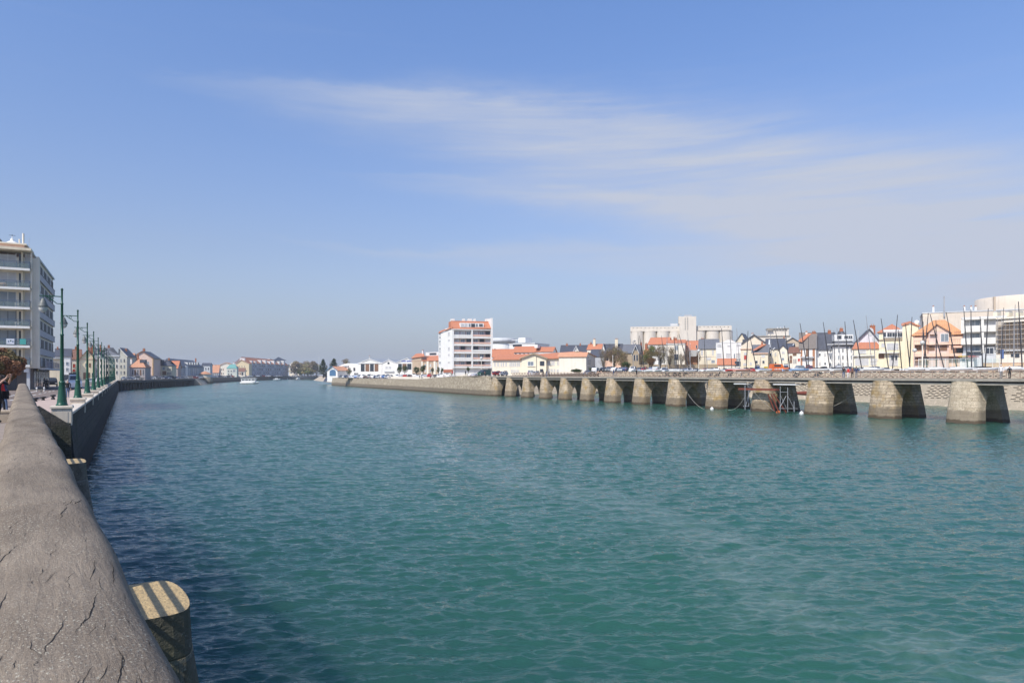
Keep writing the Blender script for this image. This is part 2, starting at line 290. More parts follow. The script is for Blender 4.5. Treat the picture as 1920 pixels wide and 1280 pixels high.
# walls along a path: battered face between water and top
def quaywall(name,label,path,top,bot,m,batter=.6,thick=1.2,cap=None,capm=None,side=1):
    t=thing(name,label,'quay wall'); mb=MB(); n=len(path); P_=[Vector((*p,0)) for p in path]; L0=[];L1=[];L2=[]
    for i,p in enumerate(P_):
        d=(P_[min(i+1,n-1)]-P_[max(i-1,0)]).normalized(); nrm=Vector((d.y,-d.x,0))*side      # outward towards the water
        tz=top(p.x,p.y) if callable(top) else top
        L0.append(p+nrm*batter+Vector((0,0,bot))); L1.append(p+Vector((0,0,tz))); L2.append(p-nrm*thick+Vector((0,0,tz)))
    for i in range(n-1):
        seg=max(1,int((P_[i+1]-P_[i]).length/6))
        mb.add([L0[i],L0[i+1],L1[i+1],L1[i]],[(0,1,2,3)]); mb.add([L1[i],L1[i+1],L2[i+1],L2[i]],[(0,1,2,3)]); mb.add([L2[i],L2[i+1],L2[i+1]-Vector((0,0,3)),L2[i]-Vector((0,0,3))],[(0,1,2,3)])
    for i in (0,n-1): mb.add([L0[i],L1[i],L2[i],L2[i]-Vector((0,0,8))],[(0,1,2,3)])
    mb.build('masonry',m,t)
    if cap:
        mb=MB()
        for i in range(n-1):
            d=(L1[i+1]-L1[i]).normalized(); nn=Vector((d.y,-d.x,0))*side*.12; q=[L1[i]+nn,L1[i+1]+nn,L1[i+1]-nn*5,L1[i]-nn*5]; up=Vector((0,0,cap)); mb.slab([k+up for k in q],cap-.004)
        mb.build('coping',capm or COPE,t)
    return t

# ------------------------------------------------------------ left quay wall with pedestals and lamps
qt=thing('quay_wall','long dark stained stone quay wall with white pedestals under the green lamps','quay wall')
mb=MB(); xo,xb=-2.45,-1.80
mb.add([(xb,41,-3),(xb,294,-3),(xo,294,3.62),(xo,41,3.62)],[(0,1,2,3)]); mb.add([(xb,41,-3),(xo,41,3.62),(-9.5,41,3.62),(-9.5,41,-3)],[(0,1,2,3)]); mb.build('masonry',QUAYD,qt)
lampY=[]; inv=8.4e-3
for k in range(16):
    zc=1250*3.28*(8.4e-3+2.78e-3*k); Yk=(zc+3.28*CT*ST*0+2.84*ST)/CT; lampY.append(Yk)
mb=MB(); 
for k in range(len(lampY)-1): mb.box(-3.05,xo,lampY[k]+.43,lampY[k+1]-.43,3.60,4.02)
mb.box(-3.05,xo,lampY[-1]+.43,294,3.60,4.02); mb.build('parapet',QUAYD,qt)
mb=MB()
for k in range(len(lampY)-1): mb.bbox(-3.12,xo+.06,lampY[k]+.432,lampY[k+1]-.432,4.02,4.14,.03)
mb.bbox(-3.12,xo+.06,lampY[-1]+.432,293.9,4.02,4.14,.03); mb.build('coping',COPE,qt)
PED=MB(); PED.bbox(-.43,.43,-.43,.43,-1.02,-.13,.02); PED.bbox(-.49,.49,-.49,.49,-.13,0,.04); PED.box(.428,.445,-.28,.28,-.85,-.3); PED.box(-.28,.28,-.445,-.428,-.85,-.3); pedm=PED.mesh('pedestal',COPE)
def lamp_proto():
    t=thing('street_lamp','','street lamp')
    MB().lathe([(.27,0),(.27,.06),(.235,.1),(.22,.2),(.17,.75),(.135,1.12),(.145,1.16),(.145,1.22),(.10,1.27)],n=16).build('base',LAMPG,t)
    MB().lathe([(.10,1.25),(.10,1.5),(.085,1.9),(.075,3.6),(.09,3.62),(.09,3.68),(.068,3.7),(.055,5.2),(.07,5.22),(.07,5.27),(.045,5.3),(.045,5.95),(.07,5.98),(.03,6.06)],n=12).build('pole',LAMPG,t)
    a=MB(); a.tube([(0,0,5.62),(-.96,0,5.62)],.026); a.tube([(0,0,5.25),(-.22,0,5.25),(-.36,0,5.38),(-.48,0,5.45),(-.66,0,5.6)],.022); a.tube([(-.80,0,5.62),(-.80,0,5.48)],.02)
    pts=[(-.42+.07*math.cos(q),0,5.52+.07*math.sin(q)) for q in np.linspace(0,2*PI,11)]; a.tube(pts,.014,6); a.build('arm',LAMPG,t)
    l=MB(); l.lathe([(.03,5.5),(.09,5.46),(.10,5.38),(.14,5.34),(.155,5.26),(.23,5.10),(.235,5.05),(.20,5.045)][::-1],-.80,0,16); l.build('lamp_shade',LAMPD,t)
    l=MB(); l.lathe([(.20,5.045),(.19,4.93),(.13,4.82),(.04,4.76)][::-1],-.80,0,16); l.build('lamp_glass',LGL,t)
    return t
lp=lamp_proto()
for k,Yk in enumerate(lampY):
    pe=bpy.data.objects.new('pedestal',pedm); COL.objects.link(pe); pe.parent=qt; pe.location=(-2.84,Yk,4.5)
    lab='green cast iron street lamp nearest the camera on the quay parapet' if k==0 else f'green cast iron street lamp, {ordn(k)} from the camera along the quay'
    if k==len(lampY)-1: lab='farthest green street lamp at the far end of the stone parapet'
    if k==0: lp.location=(-2.84,Yk,4.5); lp['label']=lab; lp['group']='green street lamps along the quay parapet'
    else: dup(lp,(-2.84,Yk,4.5),R(random.uniform(-4,4)),label=lab)
# wing wall joining the jetty to the quay
ww=MB(); ww.prism([(-2.3,-3),(-2.42,3.50),(-3.75,4.52),(-9.5,4.60),(-9.5,-3)],'y',40.66,40.98); ww.build('w',QUAYD); wwo=bpy.context.scene.objects['w']; wwo.name='wing_wall'; tag(wwo,'dark raked wing wall between the wooden handrail and the first lamp pedestal','wall')

# ------------------------------------------------------------ near jetty (own frame: y along the rail)
AR=R(6.25)
jt=thing('timber_jetty','weathered timber jetty with a thick rounded grey handrail in the foreground','jetty',(0,0,0),AR)
# handrail
NS,NP=1700,44; sv=np.linspace(-3,35.2,NS); me=bpy.data.meshes.new('handrail'); cx0,hc=.036,H-.512
ang=np.linspace(0,2*PI,NP,endpoint=False); ex=np.sign(np.cos(ang))*np.abs(np.cos(ang))**.58; ez=np.sign(np.sin(ang))*np.abs(np.sin(ang))**.60
S_,A_=np.meshgrid(sv,ang,indexing='ij'); EX=np.broadcast_to(ex,S_.shape); EZ=np.broadcast_to(ez,S_.shape)
joint=[2.35,5.2,8.1,11.0,14.0,17.2,20.4,23.6,26.8,30,33]; seg=np.searchsorted(joint,sv); r2=np.random.default_rng(5); so_=r2.uniform(-.005,.005,20); sh=r2.uniform(-.006,.006,20); swd=r2.uniform(.985,1.02,20)
lump=1+.016*np.sin(S_*3.1+np.cos(A_)*1.5)+.012*np.sin(S_*7.3+2*np.sin(A_))+.010*np.sin(S_*1.3+3*np.cos(A_+.4))
lump+=-.03*np.exp(-((S_-1.55)/.22)**2)*np.clip(np.sin(A_),0,1)
gr=np.zeros_like(sv)
for j in joint: gr+= .035*np.exp(-((sv-j)/.012)**2)
lump=lump*(1-gr[:,None])*swd[seg][:,None]
hx=cx0+so_[seg][:,None]+.149*EX*lump; hz_=hc+sh[seg][:,None]+.138*EZ*lump
idx=np.arange(NS*NP).reshape(NS,NP); nx=np.roll(idx,-1,1); fc=np.stack([idx[:-1],nx[:-1],nx[1:],idx[1:]],-1).reshape(-1,4)
fcs=[tuple(int(i) for i in f) for f in fc]+[tuple(range(NP)),tuple(range((NS-1)*NP,NS*NP))]
me.from_pydata(np.stack([hx,S_,hz_],-1).reshape(-1,3).tolist(),[],fcs); me.polygons.foreach_set('use_smooth',np.ones(len(fcs),bool))
import bmesh; bb=bmesh.new(); bb.from_mesh(me); bmesh.ops.recalc_face_normals(bb,faces=bb.faces); bb.to_mesh(me); bb.free()
m=bpy.data.materials.new('weathered_timber'); m.use_nodes=True; t=NT(m.node_tree); b=t.n['Principled BSDF']; b.inputs['Roughness'].default_value=.95; b.inputs['Specular IOR Level'].default_value=.2
co=t.node('ShaderNodeTexCoord').outputs['Object']
grain=t.noise(t.mapp(co,(60,7,60),(0,0,R(6))),1,6,.7,.5); blot=t.noise(t.mapp(co,(5,1.8,5)),1,5,.6); fine_=t.noise(co,160,3,.7)
col=t.mix(t.ramp(blot,.3,.7),(.145,.113,.082),(.320,.262,.195)); col=t.mix(t.ramp(grain,.35,.75,0,.55),col,(.100,.083,.068))
col=t.mix(t.ramp(fine_,.5,.8,0,.6),col,(.36,.32,.26))
lich=t.m('MULTIPLY',t.ramp(t.noise(t.mapp(co,(1.5,1,1.5)),150,3,.6),.60,.66),t.ramp(t.noise(co,3.1,3),.38,.62)); col=t.mix(t.m('MULTIPLY',lich,.8),col,(.50,.47,.37))
ylw=t.ramp(t.noise(co,2.2,4,.7),.58,.8,0,.35); col=t.mix(ylw,col,(.24,.19,.11))
vv=t.mapp(co,(22,2.0,10),(0,0,R(-9))); cn=t.noise(vv,1.4,4,.55,.0); crack=t.m('SUBTRACT',1.,t.ramp(t.m('ABSOLUTE',t.m('SUBTRACT',cn,.5)),.003,.012))
crack=t.m('MULTIPLY',crack,t.ramp(t.noise(t.mapp(co,(9,3,9)),1.2,3),.60,.66))
vv2=t.mapp(co,(60,5,20),(0,0,R(7)),(3,1,2)); cn2=t.noise(vv2,1.2,3,.5,.0); crack2=t.m('SUBTRACT',1.,t.ramp(t.m('ABSOLUTE',t.m('SUBTRACT',cn2,.5)),.004,.022)); crack2=t.m('MULTIPLY',crack2,t.ramp(t.noise(co,6,3),.56,.64))
cr=t.m('MULTIPLY',crack2,0.); col=t.mix(t.m('MULTIPLY',cr,.93),col,(.010,.008,.007)); t.put(b.inputs['Base Color'],col)
bn=t.node('ShaderNodeBump'); bn.inputs['Strength'].default_value=.75; bn.inputs['Distance'].default_value=.012
t.put(bn.inputs['Height'],t.m('ADD',t.m('ADD',t.m('MULTIPLY',grain,.45),t.m('MULTIPLY',fine_,.35)),t.m('ADD',t.m('MULTIPLY',cr,-1.6),t.m('MULTIPLY',blot,.9)))); t.put(b.inputs['Normal'],bn.outputs[0])
me.materials.append(m); hr=bpy.data.objects.new('handrail',me); COL.objects.link(hr); hr.parent=jt
# drying checks in the timber: narrow dark splits that wander along the grain
rc=random.Random(11); ck=MB()
def surf(y_,a_):
    i=int(np.clip(np.searchsorted(sv,y_),0,NS-1)); j=(a_%(2*PI))/(2*PI)*NP; j0=int(j)%NP; j1=(j0+1)%NP; f=j-int(j)
    return Vector((hx[i,j0]*(1-f)+hx[i,j1]*f,y_,hz_[i,j0]*(1-f)+hz_[i,j1]*f))
cen=Vector((cx0,0,hc))
for q in range(420):
    y_=.75+rc.random()**2.0*9; a_=rc.gauss(PI/2+.1,.52); L_=rc.uniform(.015,.08)*(3.0 if rc.random()<.22 else 1); dr=rc.gauss(-.30,.22); wd=rc.uniform(.0002,.0006)*(2.2 if L_>.13 else 1); n_=max(5,int(L_/.012)); top=[];bot=[]
    for i in range(n_+1):
        t_=i/n_; a_+=dr*L_/n_/.16*.35+rc.gauss(0,.007); yy=y_+L_*t_; p_=surf(yy,a_); o_=(p_-Vector((cen.x,yy,cen.z))).normalized()*.0009; w_=wd*math.sin(PI*min(.97,max(.03,t_)))*rc.uniform(.6,1.3); tx=Vector((-o_.z,0,o_.x)).normalized()*w_; top.append(p_+o_+tx); bot.append(p_+o_-tx)
    ck.add(top+bot,[(i,i+1,n_+2+i,n_+1+i) for i in range(n_)])
ck.build('cracks',mat('timber_split',(.010,.008,.007),1.),hr)['kind']='stuff'
DJ=4.50
for k in range(20): MB().box(.0,.13,-2+k*1.9,-1.86+k*1.9,DJ-.4,hc-.1).build('post',WOODR,jt)
for k in range(5):
    z_=DJ+.14+k*.17; MB().tube([(.09,-3,z_),(.09,35,z_)],.026,8).build('rail_bar',WOODR,jt)
mb=MB()
for k in range(294): mb.box(-4.6,.16,-3+k*.15,-3+k*.15+.138,DJ-.08,DJ)
mb.build('deck',WOODP,jt)
for xx in (.02,-2.2,-4.4): MB().box(xx-.14,xx+.14,-3,40.5,DJ-.42,DJ-.082).build('beam',WOODR,jt)
def xpanel(L,hh,tw=.07):
    m_=MB(); m_.box(-.06,.06,0,.11,0,hh); 
    for s in (1,-1):
        a=Vector((0,.11,.08 if s>0 else hh-.12)); b_=Vector((0,L,hh-.12 if s>0 else .08)); d=(b_-a).normalized(); n_=Vector((0,-d.z,d.y))*tw/2; x_=.035 if s>0 else .03
        m_.add([a-n_+Vector((-x_,0,0)),b_-n_+Vector((-x_,0,0)),b_+n_+Vector((-x_,0,0)),a+n_+Vector((-x_,0,0)),a-n_+Vector((x_,0,0)),b_-n_+Vector((x_,0,0)),b_+n_+Vector((x_,0,0)),a+n_+Vector((x_,0,0))],[(0,1,2,3),(4,7,6,5),(0,4,5,1),(1,5,6,2),(2,6,7,3),(3,7,4,0)])
    return m_
xp=xpanel(1.5,1.0,.11).mesh('rail_panel',WOODR)
for k in range(21):
    o=bpy.data.objects.new('rail_panel',xp); COL.objects.link(o); o.parent=jt; o.location=(-4.55,3+k*1.5,DJ)
MB().bbox(-4.68,-4.42,-3,35,DJ+1.0,DJ+1.16,.04).build('far_handrail',WOODR,jt)
def jpier(y0,w=1.2):
    m_=MB(); zt=DJ-.56; 
    for (za,zb,ga,gb) in ((zt,zt-.42,0,.03),(zt-.42,-3,.035,1.25)):
        ring=[]
        for z_,g in ((za,ga),(zb,gb)):
            r_=[(-4.9-g,y0-w/2-g*.5),(1.0+g*.2,y0-w/2-g*.5)]
            for q in np.linspace(-86,86,13): r_.append((1.0+(.31+g*.8)*max(0,math.cos(R(q)))**.42,y0+(w/2+g*.5)*math.sin(R(q))))
            r_+=[(1.0+g*.2,y0+w/2+g*.5),(-4.9-g,y0+w/2+g*.5)]; ring.append([(a,b_,z_) for a,b_ in r_])
        n=len(ring[0]); m_.cur=1; m_.add(ring[0],[tuple(range(n))]); m_.cur=0; m_.add(ring[0]+ring[1],[tuple(range(2*n-1,n-1,-1))]+[(i,(i+1)%n,(i+1)%n+n,i+n) for i in range(n)])
    return m_
JP=stone('shaded_pier_stone',(.16,.145,.12),(.09,.08,.065),(.20,.19,.165),1.1,.5,True,1,.8,.03,moss=(.06,.07,.035)); JPT=mat('sunlit_pier_top',(.56,.42,.22),.95,(.36,.27,.15),14,1.,30)  # one stone: sides painted dark for shade, top painted bright for sun
for y0 in (7.25,19.9): jpier(y0).build('pier',[JP,JPT],jt)

# ------------------------------------------------------------ opposite jetty
XJ=89.7; DZ=5.54
bt=thing('opposite_jetty','long low jetty on battered stone piers with a cross-braced wooden railing across the channel','jetty')
MB().box(90.35,97.6,20,168.2,5.27,DZ).build('deck',CONC,bt)
for xx in (90.62,92.5,94.4,96.2): MB().box(xx,xx+.5,20,168.2,4.80,5.06).build('beam',CONC,bt)
MB().box(91.2,97.0,20,168.2,5.06,5.27).build('deck_joists',mat('dark_joists',(.08,.07,.06)),bt)
us=[916,942,973,1006,1042,1082,1128,1180,1243,1317,1402,1502,1622,1768]; pierY=[]
for u in us:
    zc=F*103.7/(u-235); pierY.append((zc-XJ*ST)/CT-1.95)
pierY+= [pierY[-1]-9.8,pierY[-1]-19.6]
def opier():
    m_=MB(); ztop=5.262; zs=[-3,0,.45,1.2,2,2.8,3.6,4.3,4.9,ztop]
    def hw(z): return 2.0+(1.52-2.0)*ss(z/5.3)*.55+(1.52-2.0)*(z/5.3)*.45 if z>0 else 2.0-z*.08
    # rounded nose
    rings=[]
    for z in zs:
        f=-.0+.12*max(z,0) ; h_=hw(z); rg=[]
        for q in np.linspace(-90,90,15): rg.append((1.15+f*.3-(1.15-f*.7)*max(0,math.cos(R(q)))**.52, -h_*math.sin(R(q))*1.0, z))
        rings.append(rg)
    n=15; m_.add([p for r_ in rings for p in r_],[(i*n+k,i*n+k+1,(i+1)*n+k+1,(i+1)*n+k) for i in range(len(rings)-1) for k in range(n-1)],True); m_.add(rings[-1],[tuple(range(n))])
    # pierced body: front leg, arch, back leg, split in height so the batter holds
    def xback(z): return 8.15-.16*max(z,0)
    def arch(z): 
        t=max(0,z)/3.7
        return (None if t>=1 else (2.05+2.1*(1-math.sqrt(1-t*t)), 6.2-2.1*(1-math.sqrt(1-t*t))))
    zz=[-3,0]+[3.7*math.sin(R(a)) for a in (8,18,28,38,48,58,68,78,84)]+[3.7,4.4,ztop]
    for a,b_ in zip(zz[:-1],zz[1:]):
        ha,hb=hw(a),hw(b_); fa,fb=1.15+.12*max(a,0)*.3,1.15+.12*max(b_,0)*.3
        A1,B1=arch(a) if a<3.699 else None, arch(b_) if b_<3.699 else None
        def leg(xa0,xa1,xb0,xb1): m_.add([(xa0,-ha,a),(xa1,-ha,a),(xa1,ha,a),(xa0,ha,a),(xb0,-hb,b_),(xb1,-hb,b_),(xb1,hb,b_),(xb0,hb,b_)],[(0,1,5,4),(1,2,6,5),(2,3,7,6),(3,0,4,7)])
        if A1:
            B2=B1 or (4.125,4.125); leg(fa,A1[0],fb,B2[0]); leg(A1[1],xback(a),B2[1],xback(b_))
        else: leg(fa,xback(a),fb,xback(b_))
    h_=hw(ztop); m_.add([(1.3,-h_,ztop),(xback(ztop),-h_,ztop),(xback(ztop),h_,ztop),(1.3,h_,ztop)],[(0,1,2,3)])
    return m_
opm=opier().mesh('pier',PIERM)
PATCH=stone('patched_pier_stone',(.62,.52,.38),(.48,.39,.27),(.34,.28,.2),.8,.4,True)
for i,Yp in enumerate(pierY):
    o=bpy.data.objects.new('pier',opm); COL.objects.link(o); o.parent=bt; o.location=(XJ,Yp,0)
    if i<6: o.scale=(1,.92,1)
    if i==13:
        o.data=opm.copy(); o.data.materials[0]=PATCH; o['label']='paler freshly repointed stone pier'
NB=97
for k in range(NB):
    o=bpy.data.objects.new('railing_panel',xp); COL.objects.link(o); o.parent=bt; o.location=(97.2,22.4+k*1.5,DZ)
MB().bbox(97.06,97.34,20,168,DZ+1.0,DZ+1.14,.03).build('handrail',WOODR,bt)
MB().box(97.15,97.25,20,168,DZ+.02,DZ+.10).build('kerb_rail',WOODR,bt)
MB().box(90.36,90.7,20,168,DZ+.002,DZ+.08).build('kerb',CONC,bt)
# buoys, ropes and scaffold by the piers
def onw(u,v): return P(u,F*H/(v-CV))
def buoy(u,v,m_,lab):
    o=MB(); o.lathe([(.02,-.33),(.24,-.22),(.34,0),(.24,.24),(.09,.33),(.06,.42)],n=14); ob=o.build('mooring_buoy',m_,None,onw(u,v)+Vector((0,0,.1))); tag(ob,lab,'buoy','mooring buoys beside the piers')
buoy(1335,768,GELW,'white mooring buoy at the foot of the pier left of the scaffold'); buoy(1385,763.5,GELW,'white float on the slack rope just left of the scaffolded pier'); buoy(1459,774,ORP,'orange mooring buoy under the rusty braces')
buoy(1503,776.5,GELW,'left of the two white buoys at the pier right of the scaffold'); buoy(1539,776.5,GELW,'right of the two white buoys at the pier right of the scaffold')
def rope(pts,lab,r_=.022): tag(MB().tube(pts,r_,6).build('mooring_rope',ROPE),lab,'rope')
def sag(a,b_,s,n=12): return [a.lerp(b_,i/n)-Vector((0,0,s*4*(i/n)*(1-i/n))) for i in range(n+1)]
rope(sag(P(1290,119,738),P(1328,117,768),.7),'pale mooring rope sagging from the pier to the white buoy on the left'); rope(sag(P(1366,111,768),P(1397,107,743),.7),'pale rope sagging up to the scaffold platform'); rope(sag(P(1553,101,765),P(1600,99.5,739),.2),'taut pale rope across the dark arch right of the scaffold'); rope(sag(P(1412,104,733),P(1452,104,771),.1),'thin pale rope crossing the front of the scaffolded pier')
sc=thing('scaffold','scaffold of grey tubes with rusty beams built round one jetty pier','scaffold',(0,0,0))
yS=pierY[10]
def zt(v,zc): return H-(v-CV)*zc/F
MB().box(88.6,89.5,yS-4.4,yS+3.0,3.55,3.85).build('beam',RUST,sc)
for (u0,v0,u1,v1,zc) in ((1446,738,1459,770,105),(1450,738,1474,773,105.5),(1440,738,1452,770,107)):
    a=P(u0,zc,v0); b_=P(u1,zc,v1); MB().tube([a,b_],.12,6,smooth=False).build('brace',RUST,sc)
for u,v0,v1,zc in ((1397,722,768,108),(1404,730,762,112),(1463,724,772,105),(1477,726,772,104),(1489,752,772,103),(1394,760,762,108)):
    MB().tube([P(u,zc,v0),P(u,zc,v1)],.06,6).build('tube',STEEL,sc)
for u0,v0,u1,v1,zc in ((1463,740,1474,764,105),(1474,742,1462,764,104.5),(1460,765.5,1496,766,104),(1463,735,1478,735,104.5),(1397,762,1404,761,109),(1398,762,1405,736,109),(1477,742,1489,766,104)):
    MB().tube([P(u0,zc,v0),P(u1,zc,v1)],.045,6).build('tube',STEEL,sc)
MB().box(90.0,92.6,yS+2.6,yS+5.2,4.45,4.62).build('platform',FRAME,sc); MB().box(90.0,92.6,yS-7,yS-2.8,4.45,4.62).build('platform',FRAME,sc)
MB().tube([P(1488,120,737),P(1512,120,737)],[.25,.4],10).build('pipe',RUST,sc)

# ------------------------------------------------------------ quay walls on the right and far banks
quaywall('quay_wall','rough pale stone quay wall running from the round abutment to the slipway',[(97.9,168.1),(90.6,168.1),(89.9,169.3),(89.6,175),(91,193),(94,235),(95,248.6),(98.5,316),(102,380),(106.5,396),(112,399)][::-1],lambda x,y: land(x,y)+.06 if y>205 else land(x,y)+.12,-3,QUAYL,.9,1.4,side=1)
rv=quaywall('basin_wall','sloping pale basin wall pierced by rows of long dark slots behind the jetty',REV,lambda x,y: 6.55,-3,REVM,3.2,.8,side=-1)
SLOT=mat('slot_shadow_gap',(.10,.08,.06),.95)
for a,b_ in zip(REV[:-1],REV[1:]):
    A=Vector((*a,0));B=Vector((*b_,0)); L=(B-A).length; d=(B-A)/L; nn=Vector((-d.y,d.x,0)); mb=MB(); hz0=6.55; bat=3.2
    for r_ in range(14):
        z_=1.5+r_*.33; off=bat*(hz0-z_)/(hz0+3); n_=int(L/1.45)
        for k in range(n_):
            s_=(k+.5+(.5 if r_%2 else 0)+random.uniform(-.06,.06))*1.45
            if s_>L-1: continue
            c=A+d*s_+nn*(off+.02); w_=random.uniform(.36,.50); up=Vector((0,0,1))-nn*(bat/(hz0+3)); 
            q=[c-d*w_,c+d*w_,c+d*w_+up*.13,c-d*w_+up*.13]; q=[Vector((p.x,p.y,z_ if i<2 else z_+.13)) for i,p in enumerate(q)]
            mb.add(q+[p-nn*.15 for p in q],[(0,1,2,3),(0,1,5,4),(1,2,6,5),(2,3,7,6),(3,0,4,7)])
            mb.cur=1; e=[p+nn*.10 for p in q]; mb.add([q[3],q[2],e[2],e[3],q[3]+Vector((0,0,.1)),q[2]+Vector((0,0,.1)),e[2]+Vector((0,0,.04)),e[3]+Vector((0,0,.04))],[(0,1,2,3),(4,5,6,7),(0,1,5,4),(1,2,6,5),(2,3,7,6),(3,0,4,7)]); mb.cur=0
    if mb.v: mb.build('slots',[SLOT,REVM],rv)
quaywall('basin_wall','pale stepped bank closing the far end of the basin behind the jetty arches',[(137,178),(98,177.2)],lambda x,y: 5.3,-3,SLIPM,4.5,.8,side=-1)
pq=thing('piled_quay','dark quay carried on a row of close piles along the left bank','quay wall')
A=Vector((-2.4,294,0));B=Vector((33.6,420,0)); d=(B-A).normalized(); nn=Vector((d.y,-d.x,0)); L=(B-A).length
DKC=mat('dark_concrete',(.075,.075,.07),.9); mb=MB(); q=[A+nn*.8,B+nn*.8,B-nn*2,A-nn*2]; mb.slab([p+Vector((0,0,3.75)) for p in q],.9); mb.build('deck',DKC,pq)
mb=MB(); mb.add([A-nn*1.5,B-nn*1.5,B-nn*1.5+Vector((0,0,3.7)),A-nn*1.5+Vector((0,0,3.7)),A-nn*1.5+Vector((0,0,-3)),B-nn*1.5+Vector((0,0,-3))],[(0,1,2,3),(0,1,5,4)]); mb.build('back_wall',mat('quay_back',(.04,.04,.042)),pq)
for k in range(34):
    p=A+d*(2+k*(L-4)/33)+nn*.35; MB().tube([p+Vector((0,0,-3)),p+Vector((0,0,2.86))],.42,8).build('pile',DKC,pq)
mb=MB(); 
for k in range(40): p=A+d*(1+k*(L-2)/39)+nn*.65; mb.tube([p+Vector((0,0,3.7)),p+Vector((0,0,4.7))],.05,6)
mb.tube([A+nn*.65+Vector((0,0,4.7)),B+nn*.65+Vector((0,0,4.7))],.05,6); mb.build('railing',DFRAME,pq)
FARW=stone('far_quay_stone',(.30,.22,.16),(.23,.17,.12),(.14,.11,.08),1.5,.6,True)
quaywall('slipway','pale stone ramp sloping to the water beside the round tower',[(34,420),(43.5,485)],lambda x,y:3.7,-3,SLIPM,7,1.2)
tw=thing('round_bastion','round stone bastion with a conical tiled roof at the bend of the left bank','tower',(46.5,493,0))
MB().lathe([(5.2,-3),(4.6,3.8),(4.3,4.2)],n=24).build('masonry',QUAYL,tw); k_=MB()
MB().lathe([(3.6,4.2),(3.6,6.6)],n=16).build('wall',OFFW,tw); MB().lathe([(4.3,6.4),(2.2,7.6),(.1,8.4)],n=16).build('roof',TILE2,tw)
quaywall('quay_wall','brown stone quay wall on the left bank beyond the round bastion',[(48.5,497),(52.5,519),(122,767),(140,790)],lambda x,y:3.75,-3,FARW,.8,1.2,.15)
quaywall('quay_wall','distant grey quay wall at the head of the channel',[(140,790),(190,905),(262,925)],lambda x,y:3.95,-3,stone('grey_quay_stone',(.22,.22,.2),(.17,.17,.16),(.1,.1,.1),2,.8,True),.6,1.2)
# slipway on the right bank
sw=MB(); a=P(589,690,713.5);b_=P(640,470,716.5); 
sw.add([P(586,700,z=-.5),P(628,480,z=-.5),P(640,500,z=4.3),P(600,740,z=4.3)],[(0,1,2,3)]); 
sw.add([P(628,480,z=-.5),P(640,500,z=4.3),P(660,470,z=4.3),P(650,440,z=-.5)],[(0,1,2,3)]); tag(sw.build('slipway',SLIPM),'pale stone slipway sloping into the channel below the flagpole','slipway')
sw=MB()
for q in (0,.35): 
    a0=P(606+q*22,560,z=.2); a1=P(612+q*22,575,z=4.1); dd=Vector((2.2,-5,0)); sw.slab([a0+Vector((0,0,.25)),a0+dd+Vector((0,0,.25)),a1+dd+Vector((0,0,.3)),a1+Vector((0,0,.3))],.2)
tag(sw.build('slipway_rail',DFRAME),'pair of dark launching rails on the pale slipway','rails')
mb=MB()
for y0,y1 in ((205,246),(247,300)):
    x0=93.5+(y0-193)*.09+3.5; x1=93.5+(y1-193)*.09+3.5; mb.add([(x0,y0,4.2),(x1,y1,4.2),(x1,y1,5.15),(x0,y0,5.15),(x0+.35,y0,4.2),(x1+.35,y1,4.2),(x1+.35,y1,5.15),(x0+.35,y0,5.15)],[(0,1,2,3),(4,5,6,7),(3,2,6,7),(0,3,7,4),(1,2,6,5)])
mb.add([(94.6,204.9,4.2),(94.6,192,5.5),(94.6,192,6.4),(94.6,204.9,5.2),(95,204.9,4.2),(95,192,5.5),(95,192,6.4),(95,204.9,5.2)],[(0,1,2,3),(4,5,6,7),(3,2,6,7),(0,3,7,4),(1,2,6,5)])
tag(mb.build('parapet',PALE),'low cream parapet wall beside the promenade, ramping up to the abutment','wall')
HAZE=.00018
